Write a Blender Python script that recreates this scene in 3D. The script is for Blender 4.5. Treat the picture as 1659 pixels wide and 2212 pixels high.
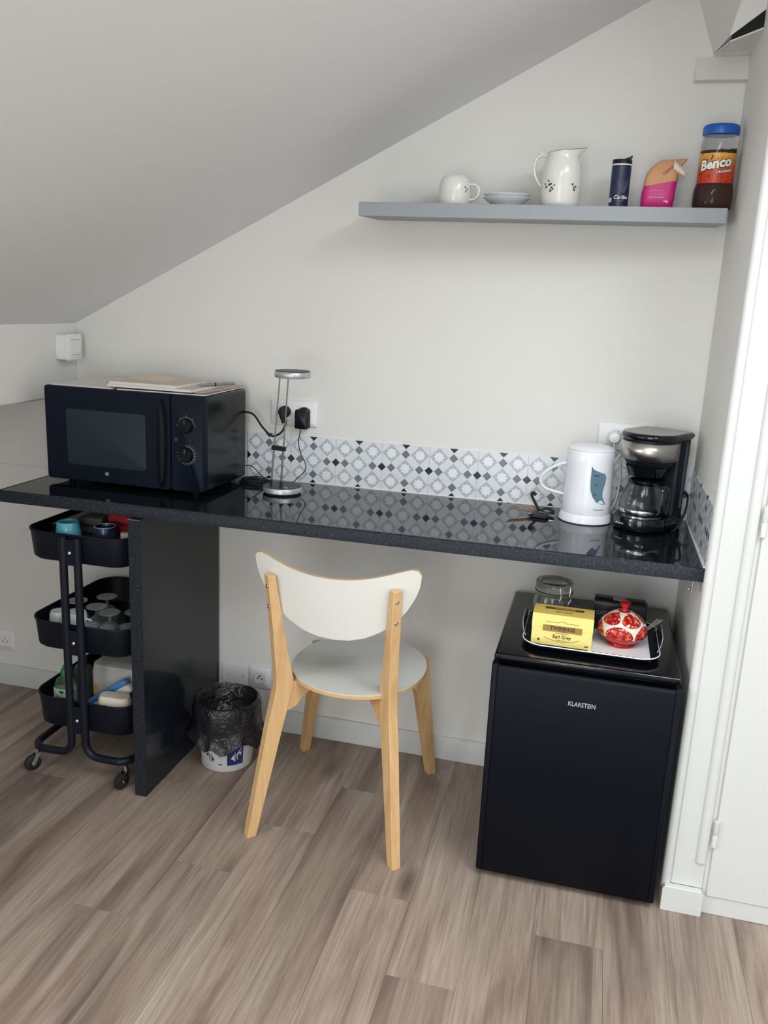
import bpy, math, random
from mathutils import Vector, Matrix, noise
random.seed(7)
PI = math.pi
for o in list(bpy.data.objects):
    bpy.data.objects.remove(o)
S = bpy.context.scene
COL = S.collection

# ------------------------------------------------------------------ camera
cam_d = bpy.data.cameras.new('camera'); cam = bpy.data.objects.new('camera', cam_d); COL.objects.link(cam)
_r = Vector((0.96762425, 0.24833198, 0.04510585)); _u = Vector((-0.10183699, 0.22061567, 0.97002987)); _f = Vector((-0.23093839, 0.94321787, -0.23876245))
cam.matrix_world = Matrix(((_r.x, _u.x, -_f.x, -0.286), (_r.y, _u.y, -_f.y, -2.5169), (_r.z, _u.z, -_f.z, 1.4523), (0, 0, 0, 1)))
cam_d.sensor_fit = 'HORIZONTAL'; cam_d.sensor_width = 36.0; cam_d.lens = 1824.47 / 1659 * 36.0
cam_d.clip_start = 0.05; cam_d.clip_end = 50
S.camera = cam
# ------------------------------------------------------------------ world, daylight, exposure
w = bpy.data.worlds.new('sky'); S.world = w; w.use_nodes = True
bg = w.node_tree.nodes['Background']; bg.inputs[0].default_value = (0.75, 0.85, 1.0, 1); bg.inputs[1].default_value = 1.0
S.view_settings.view_transform = 'Standard'; S.view_settings.look = 'None'
S.view_settings.exposure = -0.27; S.view_settings.gamma = 1.0; S.view_settings.use_curve_mapping = False
WIN_X, WIN_Y0, WIN_Y1, WIN_Z0, WIN_Z1 = -2.62, -3.00, -1.80, 1.00, 1.98
for k in range(2):     # daylight entering through the two casements of the dormer window
    ld = bpy.data.lights.new('window_daylight', 'AREA'); ld.shape = 'RECTANGLE'
    ld.size = 0.52; ld.size_y = 0.88; ld.energy = 23; ld.color = (0.93, 0.97, 1.0)
    lo = bpy.data.objects.new('window_daylight', ld); COL.objects.link(lo)
    lo.location = (WIN_X, WIN_Y0 + 0.30 + 0.60 * k, 0.5 * (WIN_Z0 + WIN_Z1))
    lo.rotation_euler = (PI / 2, 0, -PI / 2)
RW = (0.32, 1.00, -2.75, -1.35)      # added unseen roof window, holds a fill light in the flat ceiling: x0, x1, y0, y1
ld = bpy.data.lights.new('roof_fill_light', 'AREA'); ld.shape = 'RECTANGLE'
ld.size = RW[1] - RW[0] - 0.1; ld.size_y = RW[3] - RW[2] - 0.1; ld.energy = 40; ld.color = (0.90, 0.96, 1.0)
lo = bpy.data.objects.new('roof_fill_light', ld); COL.objects.link(lo)
lo.location = ((RW[0] + RW[1]) / 2, (RW[2] + RW[3]) / 2, 2.50)
VX, VY, VW, VL = -0.30, -2.00, 0.85, 0.85                    # second roof window, in the slope: centre, width along y, length up the slope
VN = Vector((0.52, 0.0, -1.0)).normalized()
ld = bpy.data.lights.new('slope_window_daylight', 'AREA'); ld.shape = 'RECTANGLE'
ld.size = VL - 0.1; ld.size_y = VW - 0.1; ld.energy = 24; ld.color = (0.90, 0.96, 1.0)
lo = bpy.data.objects.new('slope_window_daylight', ld); COL.objects.link(lo)
lo.location = Vector((VX, VY, 2.3756 + 0.52 * VX)) + VN * 0.03; lo.rotation_euler = (0, -math.atan(0.52), 0)
for k in range(2):     # frontal fill light, added behind the camera at a made-up balcony door
    ld = bpy.data.lights.new('rear_fill_light', 'AREA'); ld.shape = 'RECTANGLE'
    ld.size = 0.50; ld.size_y = 1.7; ld.energy = 18; ld.color = (0.93, 0.97, 1.0)
    lo = bpy.data.objects.new('rear_fill_light', ld); COL.objects.link(lo)
    lo.location = (-0.85 + 0.58 * k, -4.27, 1.0)
    lo.rotation_euler = (PI / 2, 0, 0)

# ------------------------------------------------------------------ materials
def lin(c):
    return tuple(((x / 255) / 12.92 if x / 255 <= 0.04045 else ((x / 255 + 0.055) / 1.055) ** 2.4) for x in c)
class NT:
    def __init__(s, name):
        s.m = bpy.data.materials.new(name); s.m.use_nodes = True; s.t = s.m.node_tree; s.n = s.t.nodes; s.b = s.n['Principled BSDF']
    def node(s, typ, **kw):
        n = s.n.new(typ)
        for k, v in kw.items(): setattr(n, k, v)
        return n
    def link(s, a, b): s.t.links.new(a, b)
    def val(s, sock, v):
        if isinstance(v, (int, float)): sock.default_value = v
        elif isinstance(v, (tuple, list)): sock.default_value = tuple(v) if len(v) == 4 or len(sock.default_value) == 3 else tuple(v) + (1,)
        else: s.link(v, sock)
    def math(s, op, a, b=0.0, c=None):
        n = s.node('ShaderNodeMath', operation=op); s.val(n.inputs[0], a); s.val(n.inputs[1], b)
        if c is not None: s.val(n.inputs[2], c)
        return n.outputs[0]
    def mix(s, f, a, b):
        n = s.node('ShaderNodeMix', data_type='RGBA'); s.val(n.inputs[0], f); s.val(n.inputs[6], a); s.val(n.inputs[7], b); return n.outputs[2]
    def coords(s, which='Object', scale=(1, 1, 1), rot=(0, 0, 0)):
        tc = s.node('ShaderNodeTexCoord'); mp = s.node('ShaderNodeMapping')
        mp.inputs['Scale'].default_value = scale; mp.inputs['Rotation'].default_value = rot
        s.link(tc.outputs[which], mp.inputs[0]); return mp.outputs[0]
    def noise(s, vec, scale=5, detail=3, rough=0.5, dist=0.0):
        n = s.node('ShaderNodeTexNoise'); n.inputs['Scale'].default_value = scale; n.inputs['Detail'].default_value = detail
        n.inputs['Roughness'].default_value = rough; n.inputs['Distortion'].default_value = dist
        if vec is not None: s.link(vec, n.inputs['Vector'])
        return n.outputs[0]
    def ramp(s, f, stops):
        n = s.node('ShaderNodeValToRGB'); el = n.color_ramp.elements
        while len(el) < len(stops): el.new(0.5)
        for e, (p, c) in zip(el, stops): e.position = p; e.color = tuple(c) + (1,)
        s.link(f, n.inputs[0]); return n.outputs[0]
    def bump(s, h, strength=0.2, dist=0.002):
        n = s.node('ShaderNodeBump'); n.inputs['Strength'].default_value = strength; n.inputs['Distance'].default_value = dist
        s.link(h, n.inputs['Height']); s.link(n.outputs[0], s.b.inputs['Normal'])
    def out(s, color=None, rough=None, **kw):
        if color is not None: s.val(s.b.inputs['Base Color'], color)
        if rough is not None: s.val(s.b.inputs['Roughness'], rough)
        for k, v in kw.items(): s.val(s.b.inputs[k.replace('_', ' ')], v)
        return s.m
M = {}
def plain(key, rgb, rough=0.5, metal=0.0, var=0.06, scale=30, bump=0.0, **kw):
    t = NT(key); c = lin(rgb); v = t.coords()
    f = t.noise(v, scale, 3)
    col = t.mix(f, tuple(x * (1 - var) for x in c), tuple(min(1, x * (1 + var)) for x in c))
    if bump: t.bump(f, bump, 0.001)
    M[key] = t.out(col, rough, Metallic=metal, **kw); return M[key]
plain('wall', (231, 229, 224), 0.85, var=0.012, scale=3, bump=0.02)
plain('ceiling', (229, 230, 231), 0.9, var=0.012, scale=2)
plain('gloss_white_paint', (209, 210, 208), 0.42, var=0.015, scale=6)
plain('plastic_white', (238, 238, 238), 0.35, var=0.01)
plain('kettle_white', (238, 238, 243), 0.22, var=0.01)
plain('slot_dark', (30, 28, 27), 0.7)
plain('black_gloss', (9, 12, 20), 0.10, var=0.1, Coat_Weight=0.15)
plain('black_front', (15, 22, 36), 0.42, var=0.08, Specular_IOR_Level=0.16)
plain('black_side', (9, 12, 18), 0.20, var=0.1, Specular_IOR_Level=0.4)
plain('black_satin', (13, 17, 27), 0.42, var=0.08, Specular_IOR_Level=0.35)
plain('black_metal', (14, 19, 31), 0.48, var=0.06, Specular_IOR_Level=0.3)
plain('fridge_black', (9, 13, 22), 0.45, var=0.05, Specular_IOR_Level=0.13)
plain('fridge_top', (8, 10, 16), 0.14, var=0.05)
plain('black_rubber', (18, 18, 20), 0.65)
plain('black_knob', (9, 11, 17), 0.55, Specular_IOR_Level=0.2)
plain('micro_window', (40, 48, 58), 0.45, Specular_IOR_Level=0.2, var=0.05, scale=200)
plain('print_light', (175, 180, 185), 0.5)
plain('print_dim', (120, 128, 136), 0.5)
plain('chrome', (200, 200, 200), 0.18, 1.0, var=0.02)
plain('steel_brushed', (190, 186, 182), 0.30, 1.0, var=0.05, scale=60)
plain('alu_ring', (190, 191, 195), 0.34, 0.55, var=0.02)
plain('lamp_grey', (62, 64, 66), 0.45)
plain('rod_steel', (128, 122, 116), 0.35, 0.7)
plain('brass', (150, 110, 70), 0.3, 0.9)
plain('shelf_grey', (152, 158, 162), 0.5, var=0.05, scale=120)
plain('porcelain', (232, 231, 222), 0.16, var=0.015)
plain('porcelain_white', (226, 229, 230), 0.2, var=0.015)
plain('flower_dark', (62, 58, 78), 0.5)
plain('flower_red', (120, 62, 70), 0.5)
plain('canister_navy', (26, 38, 70), 0.3, var=0.12, scale=60)
plain('pink', (205, 36, 122), 0.45, var=0.1, scale=25, bump=0.25)
plain('kraft', (206, 154, 112), 0.75, var=0.12, scale=25, bump=0.35)
plain('kraft_light', (226, 208, 188), 0.75, var=0.08)
plain('lid_blue', (20, 92, 180), 0.35)
plain('cocoa', (70, 42, 32), 0.9, var=0.3, scale=260, bump=0.3)
plain('text_white', (240, 238, 232), 0.5)
plain('text_black', (20, 18, 20), 0.5)
plain('text_brown', (78, 42, 26), 0.5)
plain('text_red', (150, 28, 40), 0.5)
plain('gold_print', (158, 128, 62), 0.45)
plain('gold_dark', (104, 72, 36), 0.5)
plain('tea_yellow', (246, 228, 138), 0.5, var=0.02)
plain('tea_yellow_top', (236, 206, 104), 0.5, var=0.02)
plain('ceramic_red', (176, 20, 26), 0.16, var=0.1)
plain('red_check', (110, 20, 44), 0.5)
plain('box_black', (24, 24, 26), 0.4)
plain('teal', (84, 158, 176), 0.22, var=0.05)
plain('navy_cup', (24, 36, 60), 0.2)
plain('red_cloth', (158, 34, 42), 0.85, var=0.18, scale=60, bump=0.4)
plain('grey_cloth', (92, 88, 90), 0.85, var=0.15, scale=60, bump=0.4)
plain('foil_box', (92, 80, 80), 0.4, var=0.3, scale=14)
plain('bowl_dark', (34, 38, 48), 0.25)
plain('white_wrap', (205, 202, 196), 0.45, var=0.08, scale=14, bump=0.3)
plain('blue_pack', (82, 140, 205), 0.35, var=0.25, scale=40)
plain('sponge_white', (226, 214, 196), 0.8, var=0.06, scale=120, bump=0.4)
plain('sponge_orange', (214, 160, 92), 0.85, var=0.1, scale=120)
plain('cap_green', (18, 130, 70), 0.35)
plain('label_green', (214, 232, 206), 0.5, var=0.04)
plain('pail_white', (222, 222, 220), 0.4, var=0.02)
plain('pail_blue', (26, 44, 104), 0.4)
plain('paper_white', (222, 217, 210), 0.7, var=0.03)
plain('paper_cream', (206, 196, 182), 0.7, var=0.08, scale=10)
plain('paper_grey', (120, 120, 124), 0.6, var=0.2, scale=25)
plain('paper_pink', (200, 176, 170), 0.7, var=0.15)
plain('pen_grey', (150, 156, 162), 0.3, 0.5)
plain('plywood_edge', (208, 172, 126), 0.6, var=0.12, scale=40)
plain('laminate_white', (224, 223, 217), 0.33, var=0.01)
plain('gauge_blue', (98, 128, 146), 0.18, var=0.06)
plain('gauge_clear', (70, 84, 100), 0.15, var=0.25, scale=60)
plain('gap_shade', (12, 12, 14), 0.8)  # near-black standing in for shade inside the timber gap

def clear(key, rgb, rough=0.02, ior=1.45, trans=1.0, alpha=None):
    t = NT(key); t.out(lin(rgb), rough, IOR=ior, Transmission_Weight=trans); M[key] = t.m
    if alpha is not None: t.b.inputs['Alpha'].default_value = alpha
    return t.m
clear('glass', (238, 246, 246), 0.0, 1.45, 1.0, 0.55)
clear('wine_glass', (214, 222, 224), 0.06, 1.5, 0.72, 0.72)
clear('glass_jar', (226, 236, 236), 0.02, 1.45, 1.0, 0.6)
clear('clear_plastic', (228, 230, 236), 0.06, 1.4, 1.0, 0.5)
clear('soap_bottle', (205, 226, 212), 0.06, 1.4, 0.9, 0.6)
clear('soap_liquid', (150, 200, 165), 0.1, 1.33, 0.5)

# wood
def wood(key, light, dark, grain=(60, 60, 2.5), rough=0.45):
    t = NT(key); v = t.coords('Object', grain)
    f = t.noise(v, 1.0, 5, 0.6, 0.4)
    M[key] = t.out(t.ramp(f, [(0.3, lin(dark)), (0.65, lin(light))]), rough); return M[key]
wood('birch', (222, 184, 134), (206, 163, 112))

def floor_mat():
    t = NT('oak_plank')
    tc = t.node('ShaderNodeTexCoord'); oi = t.node('ShaderNodeObjectInfo')
    add = t.node('ShaderNodeVectorMath', operation='ADD'); sc = t.node('ShaderNodeVectorMath', operation='SCALE')
    cmb = t.node('ShaderNodeCombineXYZ')
    for i in range(3): t.link(oi.outputs['Random'], cmb.inputs[i])
    t.link(cmb.outputs[0], sc.inputs[0]); sc.inputs['Scale'].default_value = 37.0
    t.link(tc.outputs['Object'], add.inputs[0]); t.link(sc.outputs[0], add.inputs[1])
    def mp(s):
        m = t.node('ShaderNodeMapping'); m.inputs['Scale'].default_value = s; t.link(add.outputs[0], m.inputs[0]); return m.outputs[0]
    broad = t.noise(mp((11, 1.1, 1)), 1.0, 4, 0.55, 1.2)
    streak = t.noise(mp((42, 1.6, 1)), 1.0, 5, 0.6, 0.6)
    fine = t.noise(mp((260, 7, 1)), 1.0, 3, 0.6)
    patch = t.noise(mp((4.5, 2.2, 1)), 1.0, 2)
    knot = t.node('ShaderNodeTexVoronoi'); t.link(mp((5.0, 1.5, 1)), knot.inputs['Vector']); knot.inputs['Scale'].default_value = 1.0
    kd = t.node('ShaderNodeMapRange'); t.link(knot.outputs['Distance'], kd.inputs[0]); kd.inputs[1].default_value = 0.0; kd.inputs[2].default_value = 0.16; kd.inputs[3].default_value = 1.0; kd.inputs[4].default_value = 0.0
    c1 = t.ramp(broad, [(0.28, lin((98, 80, 70))), (0.46, lin((156, 137, 123))), (0.72, lin((184, 167, 153)))])
    sm = t.math('MULTIPLY', t.ramp(streak, [(0.54, (0, 0, 0)), (0.74, (1, 1, 1))]), 0.75)
    c2 = t.mix(sm, c1, lin((104, 85, 75)))
    c2 = t.mix(t.math('MINIMUM', t.math('MULTIPLY', kd.outputs[0], t.math('MULTIPLY', streak, 2.4)), 1.0), c2, lin((88, 70, 60)))
    c3 = t.mix(t.math('MULTIPLY', t.ramp(fine, [(0.42, (0, 0, 0)), (0.70, (1, 1, 1))]), 0.42), c2, lin((112, 96, 86)))
    midn = t.noise(mp((95, 3.0, 1)), 1.0, 4, 0.65, 0.5)
    c3 = t.mix(t.math('MULTIPLY', t.ramp(midn, [(0.48, (0, 0, 0)), (0.70, (1, 1, 1))]), 0.50), c3, lin((106, 89, 78)))
    c4 = t.mix(t.math('MULTIPLY', patch, 0.18), c3, lin((178, 163, 150)))
    hsv = t.node('ShaderNodeHueSaturation'); t.link(c4, hsv.inputs['Color'])
    t.link(t.math('ADD', t.math('MULTIPLY', oi.outputs['Random'], 0.18), 0.83), hsv.inputs['Value'])
    t.bump(fine, 0.08, 0.001)
    M['plank'] = t.out(hsv.outputs[0], 0.42, Specular_IOR_Level=0.4)
floor_mat()

def granite():
    t = NT('granite_laminate'); v = t.coords('Object')
    a = t.noise(v, 160, 4, 0.7); b = t.noise(v, 45, 3)
    col = t.ramp(a, [(0.36, lin((10, 12, 17))), (0.56, lin((36, 41, 50))), (0.72, lin((82, 90, 100)))])
    M['granite_edge'] = t.out(t.mix(t.math('MULTIPLY', b, 0.6), col, lin((32, 36, 44))), 0.5, Specular_IOR_Level=0.25)
    t = NT('granite_top'); v = t.coords('Object'); a = t.noise(v, 200, 4, 0.7)
    M['granite_top'] = t.out(t.ramp(a, [(0.4, lin((12, 13, 18))), (0.75, lin((30, 33, 40)))]), 0.045, IOR=1.55)
    t = NT('granite_panel'); v = t.coords('Object'); a = t.noise(v, 200, 4, 0.7)
    M['granite_panel'] = t.out(t.ramp(a, [(0.4, lin((20, 23, 30))), (0.75, lin((38, 42, 50)))]), 0.13, Specular_IOR_Level=0.35)
granite()

def tile_mat():
    """printed pattern of one 150 mm tile, in the tile's own coordinates (origin at the centre, x and z across)"""
    t = NT('patterned_tile'); tc = t.node('ShaderNodeTexCoord'); sp = t.node('ShaderNodeSeparateXYZ'); t.link(tc.outputs['Object'], sp.inputs[0])
    x = t.math('DIVIDE', sp.outputs[0], 0.15); y = t.math('DIVIDE', sp.outputs[2], 0.15)
    ax = t.math('ABSOLUTE', x); ay = t.math('ABSOLUTE', y)
    def dia(cx, cy):
        return t.math('ADD', t.math('ABSOLUTE', t.math('SUBTRACT', ax, cx)), t.math('ABSOLUTE', t.math('SUBTRACT', ay, cy)))
    def flower(cx, cy):
        dx = t.math('SUBTRACT', ax, cx); dy = t.math('SUBTRACT', ay, cy)
        r = t.math('SQRT', t.math('ADD', t.math('MULTIPLY', dx, dx), t.math('MULTIPLY', dy, dy)))
        th = t.math('ARCTAN2', dy, dx)
        pet = t.math('ADD', 0.074, t.math('MULTIPLY', t.math('ABSOLUTE', t.math('COSINE', t.math('MULTIPLY', th, 4.0))), 0.034))
        return t.math('LESS_THAN', r, pet)
    mx = lambda a, b: t.math('MAXIMUM', a, b)
    lt = lambda a, v: t.math('LESS_THAN', a, v)
    big = mx(lt(dia(0, 0), 0.188), lt(dia(0.3, 0.3), 0.188))
    flo = mx(flower(0, 0), flower(0.3, 0.3))
    gry = mx(lt(dia(0.3, 0), 0.093), lt(dia(0, 0.3), 0.093))
    blk = mx(lt(dia(0.5, 0), 0.088), lt(dia(0, 0.5), 0.088))
    edge = mx(lt(dia(0, 0), 0.196), lt(dia(0.3, 0.3), 0.196))
    c = t.mix(edge, lin((222, 225, 230)), lin((196, 198, 203)))
    c = t.mix(big, c, lin((186, 187, 192)))
    c = t.mix(flo, c, lin((236, 238, 241)))
    c = t.mix(gry, c, lin((116, 119, 127)))
    c = t.mix(blk, c, lin((26, 26, 34)))
    M['tile'] = t.out(c, 0.22)
tile_mat()

def bag_mat():
    t = NT('bin_bag'); v = t.coords('Object'); f = t.noise(v, 26, 3, 0.5, 2.5); t.bump(f, 0.55, 0.010)
    M['bin_bag'] = t.out(lin((30, 30, 33)), 0.20, Specular_IOR_Level=0.55)
bag_mat()

def bowl_mat():
    """red glazed ceramic painted with flower medallions between dotted white bands"""
    t = NT('painted_ceramic'); tc = t.node('ShaderNodeTexCoord'); sp = t.node('ShaderNodeSeparateXYZ'); t.link(tc.outputs['Object'], sp.inputs[0])
    th = t.math('DIVIDE', t.math('ARCTAN2', sp.outputs[1], sp.outputs[0]), 2 * PI / 5)
    z = sp.outputs[2]
    u1 = t.math('SUBTRACT', t.math('FRACT', t.math('ADD', th, 20.0)), 0.5)
    u2 = t.math('SUBTRACT', t.math('FRACT', t.math('ADD', th, 20.5)), 0.5)
    def ell(u, cz, ru, rz):
        a = t.math('DIVIDE', u, ru); b = t.math('DIVIDE', t.math('SUBTRACT', z, cz), rz)
        return t.math('LESS_THAN', t.math('ADD', t.math('MULTIPLY', a, a), t.math('MULTIPLY', b, b)), 1.0)
    med = t.math('MAXIMUM', ell(u1, 0.0385, 0.468, 0.0245), ell(u2, 0.0765, 0.46, 0.0135))
    low = t.math('LESS_THAN', z, 0.0315); top = t.math('GREATER_THAN', z, 0.0905)
    vor = t.node('ShaderNodeTexVoronoi'); vor.inputs['Scale'].default_value = 420; t.link(tc.outputs['Object'], vor.inputs['Vector'])
    dots = t.math('LESS_THAN', vor.outputs['Distance'], 0.24)
    white = t.mix(dots, lin((232, 226, 214)), lin((120, 104, 92)))
    n1 = t.noise(tc.outputs['Object'], 85, 2); n2 = t.noise(tc.outputs['Object'], 150, 2)
    orn = t.mix(t.math('GREATER_THAN', n1, 0.56), lin((166, 26, 26)), lin((214, 84, 50)))
    orn = t.mix(t.math('GREATER_THAN', n2, 0.63), orn, lin((236, 196, 160)))
    orn = t.mix(t.math('LESS_THAN', n2, 0.33), orn, lin((120, 60, 120)))
    c = t.mix(med, white, orn)
    c = t.mix(t.math('MAXIMUM', low, top), c, lin((180, 18, 24)))
    M['painted_ceramic'] = t.out(c, 0.15)
bowl_mat()

def benco_mat():
    t = NT('jar_label_print'); v = t.coords('Object'); sp = t.node('ShaderNodeSeparateXYZ'); t.link(v, sp.inputs[0])
    f = t.math('ADD', sp.outputs[2], t.math('MULTIPLY', t.noise(t.coords('Object', (150, 150, 40)), 1.0, 2), 0.03))
    c = t.ramp(t.math('DIVIDE', t.math('SUBTRACT', f, 0.07), 0.10), [(0.0, lin((196, 52, 20))), (0.45, lin((206, 62, 22))), (0.62, lin((214, 120, 30))), (0.85, lin((228, 170, 72)))])
    sp2 = t.noise(v, 140, 1)
    M['jar_label'] = t.out(t.mix(t.math('GREATER_THAN', sp2, 0.66), c, lin((96, 44, 26))), 0.35)
benco_mat()

# ------------------------------------------------------------------ mesh helpers
class MB:
    def __init__(s): s.v = []; s.f = []; s.sm = []
    def add(s, vs, fs, smooth=False):
        o = len(s.v); s.v += [tuple(v) for v in vs]; s.f += [tuple(i + o for i in f) for f in fs]; s.sm += [smooth] * len(fs); return s
    def box(s, x0, y0, z0, x1, y1, z1):
        return s.add([(x0, y0, z0), (x1, y0, z0), (x1, y1, z0), (x0, y1, z0), (x0, y0, z1), (x1, y0, z1), (x1, y1, z1), (x0, y1, z1)],
                     [(0, 3, 2, 1), (4, 5, 6, 7), (0, 1, 5, 4), (1, 2, 6, 5), (2, 3, 7, 6), (3, 0, 4, 7)])
    def loft(s, loops, cap0=True, cap1=True, smooth=True, closed=True):
        n = len(loops[0]); vs = [p for l in loops for p in l]; fs = []
        m = n if closed else n - 1
        for i in range(len(loops) - 1):
            for j in range(m):
                a = i * n + j; b = i * n + (j + 1) % n; fs.append((a, b, b + n, a + n))
        s.add(vs, fs, smooth); o = len(s.v) - len(vs)
        if cap0: s.f.append(tuple(o + j for j in reversed(range(n)))); s.sm.append(False)
        if cap1: s.f.append(tuple(o + (len(loops) - 1) * n + j for j in range(n))); s.sm.append(False)
        return s
    def lathe(s, prof, n=32, c=(0, 0, 0), a0=0.0, a1=None, cap0=False, cap1=False):
        full = a1 is None; a1 = a0 + 2 * PI if full else a1; k = n if full else n + 1
        loops = [[(c[0] + r * math.cos(a0 + (a1 - a0) * j / n), c[1] + r * math.sin(a0 + (a1 - a0) * j / n), c[2] + z) for j in range(k)] for r, z in prof]
        return s.loft(loops, cap0, cap1, True, full)
    def disc(s, r, z0, z1, n=32, c=(0, 0, 0)):
        return s.lathe([(r, z0), (r, z1)], n, c, cap0=True, cap1=True)
    def tube(s, pts, r, n=10, closed=False, flat=None):
        P = [Vector(p) for p in pts]; R = r if isinstance(r, (list, tuple)) else [r] * len(P); loops = []; ref = None
        for i, p in enumerate(P):
            if closed: d = (P[(i + 1) % len(P)] - P[i - 1])
            else: d = P[min(i + 1, len(P) - 1)] - P[max(i - 1, 0)]
            d.normalize()
            if ref is None: ref = Vector((0, 0, 1)) if abs(d.z) < 0.9 else Vector((1, 0, 0))
            a = ref - d * ref.dot(d)
            if a.length < 1e-5: a = d.orthogonal()
            a.normalize(); b = d.cross(a); ref = a
            fa = 1.0 if flat is None else flat
            loops.append([tuple(p + R[i] * (math.cos(2 * PI * j / n) * a + fa * math.sin(2 * PI * j / n) * b)) for j in range(n)])
        if closed: loops.append(loops[0]); return s.loft(loops, False, False)
        return s.loft(loops, True, True)
    def prism(s, poly, mp, h0, h1, smooth=False):
        """poly: 2D outline; mp(u, v, h) -> 3D point"""
        return s.loft([[mp(u, v, h0) for u, v in poly], [mp(u, v, h1) for u, v in poly]], True, True, smooth)
    def build(s, name, mat, parent=None, loc=None, rot=None, bevel=0.0, seg=2, tag=None):
        me = bpy.data.meshes.new(name); me.from_pydata(s.v, [], s.f); me.polygons.foreach_set('use_smooth', s.sm)
        me.validate(); me.update()
        import bmesh
        bm = bmesh.new(); bm.from_mesh(me); bmesh.ops.recalc_face_normals(bm, faces=bm.faces); bm.to_mesh(me); bm.free()
        me.set_sharp_from_angle(angle=math.radians(48))
        if mat: me.materials.append(M[mat] if isinstance(mat, str) else mat)
        o = bpy.data.objects.new(name, me); COL.objects.link(o)
        if parent: o.parent = parent
        if loc: o.location = loc
        if rot: o.rotation_euler = rot
        if bevel:
            b = o.modifiers.new('edge', 'BEVEL'); b.width = bevel; b.segments = seg; b.limit_method = 'ANGLE'; b.angle_limit = math.radians(40); b.harden_normals = False
        if tag: settag(o, *tag)
        return o
def settag(o, label, cat, group=None):
    o['label'] = label; o['category'] = cat
    if group: o['group'] = group
    return o
def struct(o, label=None):
    o['kind'] = 'structure'
    if label: o['label'] = label
    return o
def thing(name, label, cat, loc=(0, 0, 0), rz=0.0, group=None):
    o = bpy.data.objects.new(name, None); COL.objects.link(o); o.empty_display_size = 0.05
    o.location = loc; o.rotation_euler = (0, 0, rz); return settag(o, label, cat, group)
def B(name, mat, parent, x0, y0, z0, x1, y1, z1, bevel=0.0, **kw):
    return MB().box(x0, y0, z0, x1, y1, z1).build(name, mat, parent, bevel=bevel, **kw)
def copy_tree(o, parent=None):
    c = o.copy(); COL.objects.link(c); c.parent = parent
    for ch in list(o.children): copy_tree(ch, c)
    return c
def smooth_path(pts, k=6, closed=False):
    P = [Vector(p) for p in pts]; n = len(P); out = []
    for i in range(n if closed else n - 1):
        if closed: a, b, c, d = P[i - 1], P[i], P[(i + 1) % n], P[(i + 2) % n]
        else: a, b, c, d = P[max(i - 1, 0)], P[i], P[i + 1], P[min(i + 2, n - 1)]
        for j in range(k):
            t = j / k
            out.append(0.5 * ((2 * b) + (c - a) * t + (2 * a - 5 * b + 4 * c - d) * t * t + (3 * b - a - 3 * c + d) * t ** 3))
    if not closed: out.append(P[-1])
    return [tuple(p) for p in out]
def rrect(w, d, r, n=5, cx=0.0, cy=0.0):
    pts = []
    for sx, sy, a in ((1, 1, 0), (-1, 1, 90), (-1, -1, 180), (1, -1, 270)):
        for j in range(n + 1):
            t = math.radians(a + 90 * j / n); pts.append((cx + sx * (w / 2 - r) + r * math.cos(t), cy + sy * (d / 2 - r) + r * math.sin(t)))
    return pts
def lp(pts, z): return [(x, y, z) for x, y in pts]
def text(body, size, mat, parent, fn, name='lettering', depth=0.0006, offset=0.0, shear=0.0, space=1.0, align='CENTER', sx=1.0):
    """flat lettering: fn(tx, ty, h) -> point in the parent's coordinates"""
    cu = bpy.data.curves.new('lettering_curve', 'FONT'); cu.body = body; cu.size = size; cu.align_x = align; cu.align_y = 'CENTER'
    cu.offset = offset; cu.shear = shear; cu.space_character = space; cu.resolution_u = 2; cu.extrude = depth / 2
    ob = bpy.data.objects.new('lettering_curve', cu); COL.objects.link(ob)
    dg = bpy.context.evaluated_depsgraph_get(); me = bpy.data.meshes.new_from_object(ob.evaluated_get(dg))
    bpy.data.objects.remove(ob); bpy.data.curves.remove(cu)
    for v in me.vertices: v.co = Vector(fn(v.co.x * sx, v.co.y, v.co.z + depth / 2))
    me.materials.clear(); me.materials.append(M[mat]); me.name = name
    o = bpy.data.objects.new(name, me); COL.objects.link(o); o.parent = parent; return o
def flat(x, y, z, tilt=0.0):      # lettering on a face that looks along -y
    ca, sa = math.cos(tilt), math.sin(tilt)
    return lambda a, b, h: (x + a * ca - b * sa, y - h, z + a * sa + b * ca)
def wrap(cx, cy, r, th0, z, tilt=0.0):   # lettering round an upright cylinder
    ca, sa = math.cos(tilt), math.sin(tilt)
    def fn(a, b, h):
        u, v = a * ca - b * sa, a * sa + b * ca; th = th0 + u / r
        return (cx + (r + h) * math.cos(th), cy + (r + h) * math.sin(th), z + v)
    return fn

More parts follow.
